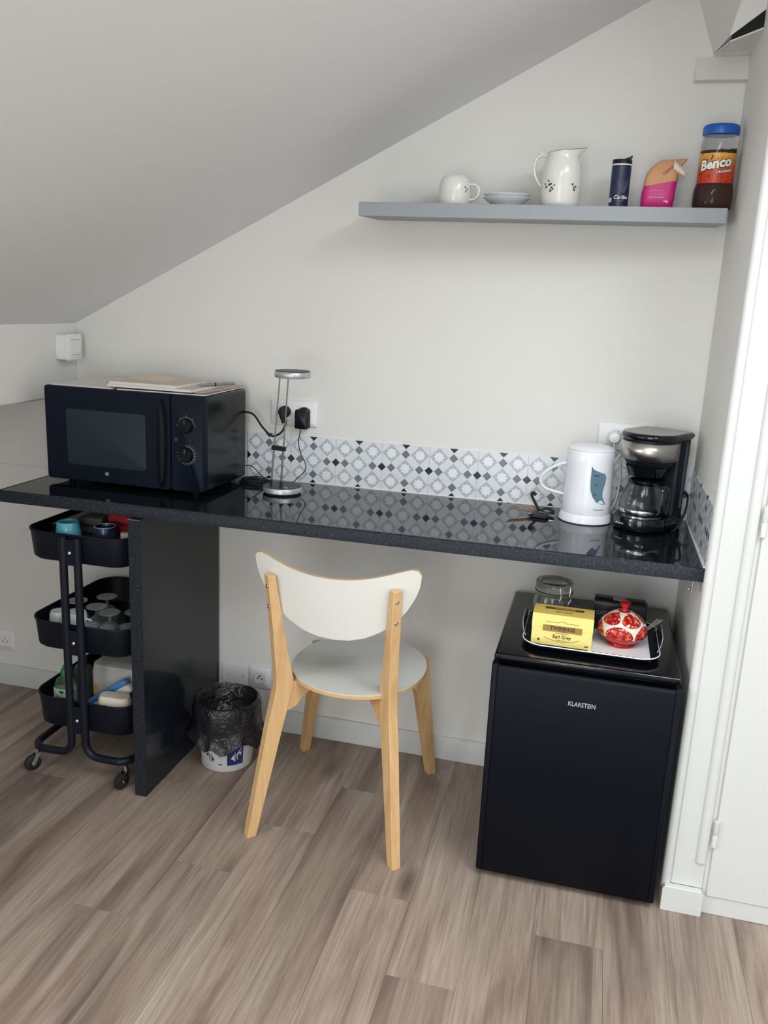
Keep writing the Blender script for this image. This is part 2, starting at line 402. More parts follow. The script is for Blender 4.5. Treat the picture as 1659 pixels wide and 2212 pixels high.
# ================================================================== the room
XK = -1.982                                   # face of the knee wall
def slope(x): return 2.3756 + 0.52 * x
floor_o = struct(B('floor', 'slot_dark', None, -2.95, -4.35, -0.06, 1.45, 0.02, -0.0065), 'subfloor under grey brown oak planks')
PW, PL = 0.157, 1.22
joint = {-1.241: -0.751, -1.398: -0.972, -1.084: -0.526, -0.927: -0.279, -0.77: -0.716, -0.613: -0.965, -0.456: -0.44, -0.299: -0.739, -0.142: -0.30, 0.015: -1.0}
mesh_cache = {}
col0 = -0.613 - 15 * PW
for i in range(28):
    x0 = col0 + i * PW
    if x0 > 1.44: break
    j0 = next((v for k, v in joint.items() if abs(k - x0) < 0.02), None)
    if j0 is None: j0 = -0.2 - ((i * 0.4637) % 1.0) * PL
    y1 = 0.0; ys = [0.0]; y = j0
    while y > -0.05: y -= PL
    while y > -4.34: ys.append(y); y -= PL
    ys.append(-4.34)
    xl, xr = max(x0, -2.94), min(x0 + PW, 1.44)
    for a, b in zip(ys[:-1], ys[1:]):
        if a - b < 0.02: continue
        g = 0.00028
        MB().box(-(xr - xl) / 2 + g, -(a - b) / 2 + g, -0.006, (xr - xl) / 2 - g, (a - b) / 2 - g, 0).build('plank', 'plank', floor_o, ((xl + xr) / 2, (a + b) / 2, 0))
T = 0.10
struct(B('wall_back', 'wall', None, -2.95, 0.0, -0.05, 0.14, T, 2.70))
DY0, DY1, DZ = -3.10, -1.70, 2.00                    # the dormer bay
DXC = (DZ - 2.3756) / 0.52
struct(MB().box(-2.90, DY1, 1.11, XK, 0.0, 1.42).build('wall_left', 'wall', None, bevel=0.004), 'white boxed knee wall under the sloping ceiling')
struct(B('wall_eave', 'wall', None, -3.00, DY1, -0.05, -2.90, 0.0, 1.5))
struct(B('wall_rear', 'wall', None, -2.95, -4.45, -0.05, 1.45, -4.35, 2.70))
struct(B('wall_knee', 'wall', None, -2.05, -4.35, -0.05, XK, DY0, 1.42))
struct(B('wall_side', 'wall', None, 1.45, -4.45, -0.05, 1.55, -0.45, 2.70))
for y0, y1 in ((DY1 + 0.0005, DY1 + 0.04), (DY0 - 0.04, DY0 - 0.0005)):      # dormer cheeks
    struct(MB().prism([(-2.85, 1.43), (XK - 0.07, 1.43), (DXC, DZ + 0.045), (-2.85, DZ + 0.045)], lambda u, v, h: (u, h, v), y0, y1).build('wall_dormer', 'wall'))
struct(B('wall_niche', 'wall', None, -2.89, DY1 - 0.04, -0.05, XK, DY1 - 0.0005, 1.10)); struct(B('wall_niche', 'wall', None, -2.85, DY0 - 0.04, -0.05, -2.051, DY0, 1.42))
m = MB()
m.box(-2.85, DY0, -0.05, -2.70, DY1 - 0.041, WIN_Z0); m.box(-2.85, DY0, WIN_Z1, -2.70, DY1, DZ)
m.box(-2.85, DY0, WIN_Z0, -2.70, WIN_Y0, WIN_Z1); m.box(-2.85, WIN_Y1, WIN_Z0, -2.70, DY1 - 0.041, WIN_Z1)
struct(m.build('wall_window', 'wall'))
def slab(x0, x1, y0, y1, z0, z1, name):
    return struct(MB().prism([(x0, z0), (x1, z1), (x1, z1 + 0.05), (x0, z0 + 0.05)], lambda u, v, h: (u, h, v), y0, y1).build(name, 'ceiling'))
XF = 0.30
vx0, vx1, vy0, vy1 = VX - VL / 2 * 0.887, VX + VL / 2 * 0.887, VY - VW / 2, VY + VW / 2
slab(XK - 0.06, vx0, DY1, 0.0, slope(XK - 0.06), slope(vx0), 'ceiling'); slab(vx0, vx1, vy1, 0.0, slope(vx0), slope(vx1), 'ceiling'); slab(vx1, XF, DY1, 0.0, slope(vx1), slope(XF), 'ceiling')
wv = thing('window_4', 'white framed roof window in the sloping ceiling', 'window', (VX, VY, slope(VX))); del wv['category']; struct(wv)
wv.rotation_euler = (0, -math.atan(0.52), 0); m = MB(); hv, hl = VW / 2, VL / 2
for x0, x1, y0, y1 in ((-hl, -hl + 0.05, -hv, hv), (hl - 0.05, hl, -hv, hv), (-hl + 0.05, hl - 0.05, -hv, -hv + 0.05), (-hl + 0.05, hl - 0.05, hv - 0.05, hv)): m.box(x0, y0, -0.015, x1, y1, 0.05)
m.build('window_frame', 'gloss_white_paint', wv); B('pane', 'glass', wv, -hl + 0.05, -hv + 0.05, 0.03, hl - 0.05, hv - 0.05, 0.034)
slab(XK - 0.06, XF, -4.35, DY0, slope(XK - 0.06), slope(XF), 'ceiling')
slab(DXC, vx0 if vx0 > DXC else DXC + 0.01, DY0, DY1, DZ, slope(max(vx0, DXC + 0.01)), 'ceiling'); slab(max(vx0, DXC + 0.01), vx1, DY0, vy0, slope(max(vx0, DXC + 0.01)), slope(vx1), 'ceiling'); slab(vx1, XF, DY0, DY1, slope(vx1), slope(XF), 'ceiling')
slab(-2.85, DXC, DY0, DY1, DZ, DZ, 'ceiling')
for x0, x1, y0, y1 in ((XF, 1.45, RW[3], 0.0), (XF, 1.45, -4.35, RW[2]), (XF, RW[0], RW[2], RW[3]), (RW[1], 1.45, RW[2], RW[3])): slab(x0, x1, y0, y1, slope(XF), slope(XF), 'ceiling')
# dormer window
wo = thing('window_1', 'white two casement dormer window', 'window', (-2.66, (WIN_Y0 + WIN_Y1) / 2, WIN_Z0)); del wo['category']; struct(wo)
hh = WIN_Z1 - WIN_Z0
for s_ in (-1, 1):
    c = 0.30 * s_; m = MB()
    for y0, y1, z0, z1 in ((c - 0.30, c + 0.30, 0, 0.045), (c - 0.30, c + 0.30, hh - 0.045, hh), (c - 0.30, c - 0.26, 0.045, hh - 0.045), (c + 0.26, c + 0.30, 0.045, hh - 0.045)):
        m.box(-0.03, y0, z0, 0.02, y1, z1)
    m.build('window_frame', 'gloss_white_paint', wo); B('pane', 'glass', wo, -0.012, c - 0.26, 0.045, -0.008, c + 0.26, hh - 0.045)
# added roof window around the overhead fill light, out of view
wo2 = thing('added_window_2', 'added unseen white framed roof window in the flat ceiling', 'window', ((RW[0] + RW[1]) / 2, (RW[2] + RW[3]) / 2, slope(XF))); del wo2['category']; struct(wo2)
m = MB(); hx_, hy_ = (RW[1] - RW[0]) / 2, (RW[3] - RW[2]) / 2
for x0, x1, y0, y1 in ((-hx_, -hx_ + 0.05, -hy_, hy_), (hx_ - 0.05, hx_, -hy_, hy_), (-hx_ + 0.05, hx_ - 0.05, -hy_, -hy_ + 0.05), (-hx_ + 0.05, hx_ - 0.05, hy_ - 0.05, hy_)): m.box(x0, y0, -0.02, x1, y1, 0.05)
m.build('window_frame', 'gloss_white_paint', wo2); B('pane', 'glass', wo2, -hx_ + 0.05, -hy_ + 0.05, 0.02, hx_ - 0.05, hy_ - 0.05, 0.024)

# added balcony door around the rear fill lights, out of view
do = thing('added_window_3', 'added unseen white glazed balcony door in the rear wall', 'window', (-0.56, -4.35, 0.05)); del do['category']; struct(do)
for s_ in (-1, 1):
    c = 0.29 * s_; m = MB()
    for x0, x1, z0, z1 in ((c - 0.29, c + 0.29, 0, 0.06), (c - 0.29, c + 0.29, 1.84, 1.90), (c - 0.29, c - 0.255, 0.06, 1.84), (c + 0.255, c + 0.29, 0.06, 1.84)):
        m.box(x0, 0.0, z0, x1, 0.05, z1)
    m.build('window_frame', 'gloss_white_paint', do); B('pane', 'glass', do, c - 0.255, 0.02, 0.06, c + 0.255, 0.024, 1.84)
# right hand return wall, frame board, moulding, door
struct(MB().box(0.0, -0.526, -0.05, 0.13, 0.0, 2.70).build('wall_right', 'wall', None, bevel=0.006, seg=3), 'narrow white return wall beside the worktop')
struct(MB().box(0.016, -0.534, 0.068, 0.093, -0.526, 2.50).build('trim_1', 'gloss_white_paint', None, bevel=0.003), 'flat white door frame board')
m = MB(); m.lathe([(0.012, 0.055), (0.012, 2.5)], 16, (0.006, -0.526, 0), cap0=True, cap1=True)
struct(m.build('trim_2', 'gloss_white_paint'), 'rounded white corner bead on the return wall')
m = MB(); prof = [(0.066, -0.5342)] + [(0.079 - 0.013 * math.cos(k * PI / 10), -0.5342 - 0.010 * math.sin(k * PI / 10)) for k in range(1, 10)] + [(0.092, -0.5342)]
m.loft([[(x, y, 0.145) for x, y in prof], [(x, y, 2.5) for x, y in prof]], True, True, False, True)
struct(m.build('trim_3', 'gloss_white_paint'), 'white moulding strip beside the door')
do = thing('door_1', 'plain white painted door with two hinges', 'door', (0.101, -0.526, 0.0)); del do['category']; struct(do)
B('door_leaf', 'gloss_white_paint', do, 0.0015, -0.010, 0.052, 0.80, 0.03, 2.20, 0.002)
for hz in (0.195, 0.985, 1.85):
    h = MB(); h.lathe([(0.0, 0.0), (0.0065, 0.001), (0.0065, 0.032), (0.0058, 0.0335), (0.0065, 0.035), (0.0065, 0.070), (0.0, 0.071)], 12, (0.001, -0.014, hz)); h.build('hinge', 'gloss_white_paint', do)
struct(B('wall_beside_door', 'wall', None, 0.905, -0.526, -0.05, 1.45, -0.42, 2.70))
struct(B('wall_over_door', 'wall', None, 0.13, -0.526, 2.20, 0.905, -0.42, 2.70))
struct(B('wall_behind_door', 'wall', None, 0.13, -0.46, -0.05, 0.905, -0.42, 2.20))
struct(B('trim_4', 'gloss_white_paint', None, 0.096, -0.532, 0.0, 0.905, -0.47, 0.050, 0.002), 'white threshold board under the door')
struct(MB().prism([(-0.003, 0.0), (0.095, 0.0), (0.095, 0.062), (0.089, 0.070), (0.003, 0.070), (-0.003, 0.062)], lambda u, v, h: (u, h, v), -0.552, -0.5345).build('baseboard_right', 'gloss_white_paint', None, bevel=0.0015), 'short white baseboard below the door frame')
struct(MB().prism([(0.0, 0.0), (-0.012, 0.0), (-0.012, 0.070), (-0.006, 0.0785), (0.0, 0.0785)], lambda u, v, h: (h, u, v), -2.90, -1.4995).build('baseboard_left', 'gloss_white_paint'), 'white baseboard behind the storage cart')
struct(MB().prism([(0.0, 0.0), (-0.012, 0.0), (-0.012, 0.070), (-0.006, 0.0785), (0.0, 0.0785)], lambda u, v, h: (h, u, v), -1.4615, 0.0).build('baseboard_back', 'gloss_white_paint'), 'white baseboard along the back wall behind chair')
# plaster boards on the back wall below the worktop, left of the support panel
struct(MB().prism([(0.0, 0.849), (-0.011, 0.849), (-0.011, 0.668), (-0.004, 0.645), (-0.004, 0.476), (0.0, 0.474)], lambda u, v, h: (h, u, v), -2.90, -1.50).build('trim_5', 'wall'), 'stepped plaster board on the wall behind the cart')
struct(B('trim_10', 'wall', None, -2.90, -0.011, 0.8495, -1.985, 0.0, 1.109), 'plaster board on the back wall of the eave recess')
# boxed timber in the upper right corner
def quadsolid(name, a, b, mat='wall'):
    return struct(MB().loft([a, b], True, True, False).build(name, mat))
quadsolid('trim_6', [(-0.128, 0.0, 2.045), (0.0, 0.0, 2.045), (0.0, 0.0, 2.105), (-0.128, 0.0, 2.105)], [(-0.128, -0.035, 2.045), (0.0, -0.035, 2.045), (0.0, -0.002, 2.106), (-0.128, -0.002, 2.106)])
rows = []
for k in range(11):
    t = k / 10; rows.append([(-0.088 - 0.172 * t, 0.0, 2.113 + 0.437 * t), (-0.073 + 0.073 * min(1.0, t * 1.35), -0.20, 2.098 + 0.452 * t), (0.002, -0.20, 2.155 + 0.395 * t), (0.002, 0.0, 2.113 + 0.437 * t)])
struct(MB().loft(rows, True, True, False).build('trim_7', 'wall'), 'boxed white timber brace under the ceiling')
quadsolid('trim_8', [(-0.088, 0.0, 2.108), (0.0, 0.0, 2.108), (0.0, 0.0, 2.1125), (-0.088, 0.0, 2.1125)], [(-0.070, -0.20, 2.086), (0.0, -0.20, 2.112), (0.0, -0.20, 2.116), (-0.070, -0.20, 2.0895)])
quadsolid('gap_shade_block', [(-0.050, -0.06, 2.113), (0.0, -0.06, 2.118), (0.0, -0.06, 2.15), (-0.050, -0.06, 2.116)], [(-0.068, -0.199, 2.0898), (0.0, -0.199, 2.1165), (0.0, -0.199, 2.1545), (-0.068, -0.199, 2.1005)], 'gap_shade')  # solid block coloured as the shade in the gap between the timbers

# ================================================================== worktop, panel, splashback, shelf
HC, DC, TH = 0.8853, 0.4935, 0.0348
wt = thing('worktop', 'long glossy black granite look worktop along the back wall', 'worktop', (0, 0, HC))
B('top', 'granite_top', wt, -1.92, -DC + 0.004, -TH + 0.002, -0.002, -0.001, 0.0, 0.0012)
m = MB().prism([(-DC + 0.004, -0.0006), (-DC + 0.002, -0.0012), (-DC, -0.0035), (-DC, -TH + 0.001), (-DC + 0.004, -TH)], lambda u, v, h: (h, u, v), -1.92, -0.002)
m.build('front_edge', 'granite_edge', wt)
B('edge_strip', 'black_satin', wt, -1.922, -DC + 0.001, -TH, -1.9201, -0.001, 0.0008)
sp_ = thing('support_panel', 'upright black panel carrying the worktop beside the cart', 'panel', (-1.4804, -0.25, 0))
B('board', 'granite_panel', sp_, -0.0180, -0.2595, 0.0, 0.0182, 0.236, HC - TH - 0.0003, 0.001)
B('front_edge', 'granite_edge', sp_, -0.0182, -0.2625, 0.0, 0.0183, -0.2597, HC - TH - 0.0005)
B('edge_line', 'print_dim', sp_, -0.0182, -0.2622, HC - TH - 0.0030, 0.0183, -0.2631, HC - TH - 0.0016)
bk = thing('worktop_bracket', 'small steel bracket screwed under the worktop end', 'bracket', (-0.022, -0.47, HC - TH))
B('plate', 'steel_brushed', bk, -0.002, -0.010, -0.032, 0.0, 0.010, -0.0005); B('flange', 'steel_brushed', bk, -0.012, -0.010, -0.003, -0.0025, 0.010, -0.0005)
m = MB().lathe([(0.0, 0.0), (0.004, 0.001), (0.004, 0.004)], 10, cap1=True); m.build('screw', 'chrome', bk, (-0.005, -0.002, -0.026), (0, -PI / 2, 0))

TS = 0.15
bs = thing('tile_splashback', 'flower patterned grey and white tile strip along the back wall', 'splashback', (0, 0, HC))
tile_me = None
xs = -1.3658
for k in range(9):
    o = B('tile', 'tile', bs, -TS / 2 + 0.0004, -0.003, -TS / 2 + 0.001, TS / 2 - 0.0004, -0.0002, TS / 2) if tile_me is None else bpy.data.objects.new('tile', tile_me)
    if tile_me is None: tile_me = o.data
    else: COL.objects.link(o); o.parent = bs
    o.location = (xs + TS * (k + 0.5), 0, TS / 2)
o = MB().box(-TS / 2, -0.003, -TS / 2 + 0.001, -TS / 2 + 0.0135, -0.0002, TS / 2).build('tile', 'tile', bs, (xs + TS * 9.5, 0, TS / 2))
B('sealant', 'plastic_white', bs, -1.3658, -0.006, 0.0003, -0.003, -0.0031, 0.003)
bs2 = thing('tile_splashback', 'flower patterned tile strip on the return wall beside coffee maker', 'splashback', (0, 0, HC))
for k in range(3):
    o = bpy.data.objects.new('tile', tile_me); COL.objects.link(o); o.parent = bs2
    o.location = (0, -0.003 - TS * (k + 0.5), TS / 2); o.rotation_euler = (0, 0, -PI / 2)
MB().box(-TS / 2, -0.003, -TS / 2 + 0.001, -TS / 2 + 0.045, -0.0002, TS / 2).build('tile', 'tile', bs2, (0, -0.003 - TS * 3.5, TS / 2), (0, 0, -PI / 2))
B('sealant', 'plastic_white', bs2, -0.006, -0.493, 0.0003, -0.0031, -0.006, 0.004)

ZS, DS, TSH = 1.7155, 0.2177, 0.036
MB().prism([(-DS, ZS - TSH), (-0.0005, ZS - TSH + 0.0105), (-0.0005, ZS + 0.0105), (-DS, ZS)], lambda u, v, h: (h, u, v), -0.958, -0.027).build('wall_shelf', 'shelf_grey', None, bevel=0.0012, tag=('grey floating wall shelf above the worktop', 'shelf'))

# ================================================================== sockets and switch
def plate(name, label, x, z, wdt, hgt, sockets, group=None):
    t = thing(name, label, 'socket', (x, 0, z), 0, group)
    MB().loft([lp(rrect(wdt, hgt, 0.006, 4), 0.0), lp(rrect(wdt, hgt, 0.006, 4), 0.006), lp(rrect(wdt - 0.006, hgt - 0.006, 0.005, 4), 0.009)], True, True, False).build('plate', 'plastic_white', t, (0, -0.0005, 0), (PI / 2, 0, 0))
    for sx, kind in sockets:
        B('insert', 'plastic_white', t, sx - 0.0225, -0.0112, -0.0225, sx + 0.0225, -0.0096, 0.0225, 0.001)
        if kind == 'flush':
            m = MB()
            for dx, dz in ((-0.0095, -0.003), (0.0095, -0.003), (0, 0.007)): m.lathe([(0.0022, 0), (0.0022, 0.0008)], 10, (sx + dx, dz, 0), cap1=True)
            m.build('contact', 'slot_dark', t, (0, -0.0113, 0), (PI / 2, 0, 0))
        else:
            MB().lathe([(0.0205, 0.0012), (0.0195, 0.0020), (0.0185, 0.0006), (0.018, -0.0002), (0.0, -0.0002)], 28).build('well', 'porcelain_white', t, (sx, -0.0118, 0), (PI / 2, 0, 0))
            m = MB()
            for dx, dz in ((-0.0075, -0.002), (0.0085, -0.003)): m.lathe([(0.0026, 0), (0.0026, 0.0007)], 10, (sx + dx, dz, 0), cap1=True)
            m.lathe([(0.0024, 0), (0.0022, 0.007), (0.0, 0.008)], 10, (sx, 0.008, 0)); m.build('contact', 'slot_dark', t, (0, -0.0118, 0), (PI / 2, 0, 0))
    return t
plate('power_socket', 'white double power socket behind the desk lamp', -1.207, 1.106, 0.155, 0.080, [(-0.036, 'well'), (0.036, 'well')])
plate('power_socket', 'white double power socket behind kettle and coffee maker', -0.197, 1.112, 0.155, 0.080, [(-0.030, 'well'), (0.040, 'well')])
plate('power_socket', 'white single power socket above the baseboard beside bin', -1.311, 0.187, 0.082, 0.080, [(0, 'well')])
plate('power_socket', 'white flush wall socket behind the storage cart', -2.325, 0.176, 0.080, 0.080, [(0, 'flush')])
bp = thing('blank_plate', 'flat white blanking plate beside the single power socket', 'wall plate', (-1.405, 0, 0.185))
B('cover', 'plastic_white', bp, -0.048, -0.006, -0.036, 0.048, -0.0005, 0.036, 0.0015)
for dx in (-0.03, 0.03): MB().lathe([(0.002, 0), (0.002, 0.0006)], 8, cap1=True).build('screw', 'slot_dark', bp, (dx, -0.0063, -0.006), (PI / 2, 0, 0))
sw = thing('light_switch', 'white surface mounted light switch on the knee wall', 'switch', (XK, -0.072, 1.272), PI / 2)
MB().loft([lp(rrect(0.080, 0.080, 0.007, 4), 0.0), lp(rrect(0.080, 0.080, 0.007, 4), 0.036)], True, True, False).build('back_box', 'plastic_white', sw, (0, -0.0005, 0), (PI / 2, 0, 0), bevel=0.002)
MB().loft([lp(rrect(0.084, 0.084, 0.008, 4), 0.0375), lp(rrect(0.084, 0.084, 0.008, 4), 0.042), lp(rrect(0.076, 0.076, 0.007, 4), 0.045)], True, True, False).build('front_plate', 'plastic_white', sw, (0, 0, 0), (PI / 2, 0, 0))
B('rocker', 'plastic_white', sw, -0.022, -0.0462, -0.023, 0.022, -0.0453, 0.023)
for z in (0.0232, -0.0240): B('rocker_gap', 'slot_dark', sw, -0.022, -0.0462, z, 0.022, -0.0453, z + 0.0009)

# ================================================================== chair
ch = thing('dining_chair', 'white plywood chair with birch legs standing at the worktop', 'chair', (-0.885, -0.35, 0))
CX, CY = -0.885, -0.35
def rel(x, y, z): return (x - CX, y - CY, z)
def legsweep(pts, e1):
    """pts: (x, y, z, depth along e1, width); cross sections stay level"""
    e = Vector((e1[0], e1[1], 0)).normalized(); p = Vector((-e.y, e.x, 0)); loops = []
    for x, y, z, d, wd in pts:
        c = Vector(rel(x, y, z)); a = e * d / 2; b = p * wd / 2
        loops.append([tuple(c + a + b), tuple(c - a + b), tuple(c - a - b), tuple(c + a - b)])
    return MB().loft(loops, True, True, False)
def gusset(x, y, e1, poly, th):
    e = Vector((e1[0], e1[1], 0)).normalized(); p = Vector((-e.y, e.x, 0)); c = Vector(rel(x, y, 0))
    return lambda m: m.prism(poly, lambda u, v, h: tuple(c - e * u + p * h + Vector((0, 0, v))), -th / 2, th / 2)
q = 0.7071
G = [(0.0, 0.4365), (0.135, 0.4365), (0.130, 0.428), (0.085, 0.407), (0.052, 0.382), (0.036, 0.362), (0.0, 0.350)]
back = {-1: ((-1.100, -0.588), (-1.040, -0.505), (-1.052, -0.585)), 1: ((-0.684, -0.599), (-0.742, -0.510), (-0.719, -0.585))}
for s in (-1, 1):
    f, b, t_ = back[s]; e = (s * q, -q)
    m = legsweep([(f[0], f[1], 0.0, 0.027, 0.027), ((f[0] * 0.3 + b[0] * 0.7), (f[1] * 0.3 + b[1] * 0.7), 0.31, 0.046, 0.028), (b[0], b[1], 0.43, 0.052, 0.028), (b[0] * 0.93 + t_[0] * 0.07, b[1] * 0.93 + t_[1] * 0.07, 0.465, 0.048, 0.028),
                  ((b[0] + t_[0]) / 2, (b[1] + t_[1]) / 2, 0.605, 0.032, 0.027), (t_[0], t_[1], 0.767, 0.021, 0.026)], e)
    gusset(b[0], b[1], e, G, 0.024)(m); lg = m.build('leg', 'birch', ch, bevel=0.0015)
    for z, k in ((0.736, 0.90), (0.676, 0.72)):
        cx, cy = b[0] + (t_[0] - b[0]) * k, b[1] + (t_[1] - b[1]) * k; d = 0.0105 + (1 - k) * 0.014
        bb = MB().lathe([(0.0, 0.0012), (0.0040, 0.0012), (0.0045, 0.0), (0.0055, 0.0006), (0.0058, 0.0)], 14)
        bb.build('bolt', 'chrome', lg, rel(cx + e[0] * (d + 0.0006), cy + e[1] * (d + 0.0006), z), (PI / 2, 0, s * PI / 4))
    MB().disc(0.003, 0, 0.0006, 10).build('dowel', 'plywood_edge', lg, rel(b[0] - e[0] * 0.045 + (0.0125 if s < 0 else -0.0125) * q, b[1] - e[1] * 0.045 - 0.0125 * q, 0.415), (PI / 2, 0, -s * PI / 4 * 1))
GF = [(0.0, 0.4365), (0.120, 0.4365), (0.115, 0.425), (0.060, 0.40), (0.030, 0.36), (0.0, 0.33)]
front = {-1: ((-1.112, -0.100), (-1.030, -0.215)), 1: ((-0.684, -0.106), (-0.722, -0.222))}
for s in (-1, 1):
    f, b = front[s]; e = (s * q, q)
    m = legsweep([(f[0], f[1], 0.0, 0.026, 0.027), (f[0] * 0.25 + b[0] * 0.75, f[1] * 0.25 + b[1] * 0.75, 0.33, 0.050, 0.027), (b[0], b[1], 0.4365, 0.060, 0.027)], e)
    gusset(b[0], b[1], e, GF, 0.022)(m); m.build('leg', 'birch', ch, bevel=0.0015)
def seat_pts(r, n=56):
    out = []
    for j in range(n):
        a = 2 * PI * j / n; k = r * (1 + 0.03 * math.cos(2 * a) * 0 + 0.02 * math.cos(4 * a + PI) * 0.5); out.append((-0.868 + k * math.cos(a) * 1.0 - CX, -0.343 + k * math.sin(a) * 1.09 - CY))
    return out
sp0 = seat_pts(0.1925); MB().loft([lp(sp0, 0.4368), lp(sp0, 0.4478)], True, True, False).build('seat', 'plywood_edge', ch, bevel=0.001)
sp1 = seat_pts(0.1920); MB().loft([lp(sp1, 0.4479), lp(sp1, 0.4492)], True, True, False).build('seat_laminate', 'laminate_white', ch)
half = [(0.0, 0.782), (0.05, 0.784), (0.10, 0.792), (0.145, 0.804), (0.178, 0.814), (0.200, 0.819), (0.213, 0.815), (0.2215, 0.802), (0.220, 0.778), (0.211, 0.748), (0.193, 0.710), (0.166, 0.674), (0.130, 0.643), (0.088, 0.620), (0.044, 0.608), (0.0, 0.605)]
def by(x, z):           # the shell leans back and curves round the sitter
    return -0.588 + (z - 0.775) * -0.235 + 0.0165 + 1.15 * (x * x - 0.165 ** 2)
def shell(off0, off1):
    NX = 25; m = MB(); xs_ = [-0.2185 + 0.437 * i / (NX - 1) for i in range(NX)]
    def interp(pts, x):
        for (a, za), (b, zb) in zip(pts[:-1], pts[1:]):
            if a <= x <= b: return za + (zb - za) * (x - a) / max(b - a, 1e-6)
        return pts[-1][1]
    up = half[:8]; lo = list(reversed(half[7:]))
    xs_ = sorted(set([s * x for s in (-1, 1) for x in (0, 0.02, 0.042, 0.063, 0.085, 0.105, 0.125, 0.145, 0.160, 0.178, 0.188, 0.200, 0.207, 0.213, 0.218, 0.2213)]))
    NZ = 7; rows = []
    for x in xs_:
        zu, zl = interp(up, abs(x)), interp(lo, abs(x))
        rows.append([(x - 0.884 - CX + 0.0, zl + (zu - zl) * j / (NZ - 1)) for j in range(NZ)])
    n = len(rows); vs = []
    for off in (off0, off1):
        for rw in rows:
            for x, z in rw: vs.append((x, by(x - 0.001, z) + off - CY, z))
    fs = []; K = n * NZ
    for i in range(n - 1):
        for j in range(NZ - 1):
            a = i * NZ + j; fs.append((a, a + NZ, a + NZ + 1, a + 1)); fs.append((K + a, K + a + 1, K + a + NZ + 1, K + a + NZ))
    m.add(vs, fs, True); fs = []
    for i in range(n - 1):
        a = i * NZ; fs.append((a, K + a, K + a + NZ, a + NZ)); a += NZ - 1; fs.append((a, a + NZ, K + a + NZ, K + a))
    for a0 in (0, (n - 1) * NZ):
        for j in range(NZ - 1): a = a0 + j; fs.append((a, a + 1, K + a + 1, K + a))
    o = len(m.v) - len(vs); m.f += [tuple(i + o for i in f) for f in fs]; m.sm += [False] * len(fs)
    return m
bk_ = shell(0.0010, 0.0120).build('backrest', 'plywood_edge', ch)
shell(-0.0002, 0.0009).build('laminate', 'laminate_white', bk_); shell(0.0121, 0.0130).build('laminate', 'laminate_white', bk_)

# ================================================================== microwave and what lies on it
mw = thing('microwave', 'black microwave oven with two dials on the worktop', 'microwave', (-1.8759, -0.3285, HC), -0.0195)
MWW, MWD, Z0, Z1 = 0.5187, 0.2919, 0.012, 0.2915
B('housing', 'black_side', mw, 0.004, 0.024, Z0 + 0.002, MWW - 0.001, MWD, Z1 - 0.001, 0.006, seg=3)
dr = MB().loft([[(x, 0.0235, z) for x, z in rrect(0.414, Z1 - Z0, 0.010, 4, 0.207, (Z0 + Z1) / 2)], [(x, 0.003, z) for x, z in rrect(0.414, Z1 - Z0, 0.010, 4, 0.207, (Z0 + Z1) / 2)], [(x, 0.0, z) for x, z in rrect(0.409, Z1 - Z0 - 0.005, 0.008, 4, 0.207, (Z0 + Z1) / 2)]], True, True, False).build('door', 'black_front', mw)
MB().loft([[(x, -0.0001, z) for x, z in rrect(0.262, 0.165, 0.010, 4, 0.204, 0.144)], [(x, -0.0008, z) for x, z in rrect(0.258, 0.161, 0.010, 4, 0.204, 0.144)]], True, True, False).build('window', 'micro_window', dr)
hp = [(0.391, 0.276), (0.3995, 0.250), (0.4045, 0.205), (0.4055, 0.150), (0.4035, 0.090), (0.3985, 0.045), (0.393, 0.022), (0.385, 0.022), (0.3795, 0.055), (0.3770, 0.100), (0.3765, 0.150), (0.3790, 0.205), (0.3845, 0.250)]
MB().loft([[(x, -0.0005, z) for x, z in hp], [(0.391 + (x - 0.391) * 0.85, -0.012, z) for x, z in hp], [(0.391 + (x - 0.391) * 0.35, -0.017, 0.15 + (z - 0.15) * 0.96) for x, z in hp]], True, True, True).build('handle', 'black_knob', dr)
m = MB().tube([(0.205 + 0.0055 * math.cos(a * PI / 8), -0.0006, 0.041 + 0.0045 * math.sin(a * PI / 8)) for a in range(16)], 0.0008, 6, True); m.build('logo_ring', 'print_light', dr)
text('b', 0.0085, 'print_light', dr, flat(0.205, -0.0003, 0.0413), 'logo_letter', offset=0.0003)
pn = MB().loft([[(x, 0.0235, z) for x, z in rrect(0.101, Z1 - Z0 - 0.002, 0.010, 4, 0.4675, (Z0 + Z1) / 2)], [(x, 0.003, z) for x, z in rrect(0.101, Z1 - Z0 - 0.002, 0.010, 4, 0.4675, (Z0 + Z1) / 2)], [(x, 0.0008, z) for x, z in rrect(0.097, Z1 - Z0 - 0.006, 0.008, 4, 0.4675, (Z0 + Z1) / 2)]], True, True, False).build('control_panel', 'black_front', mw)
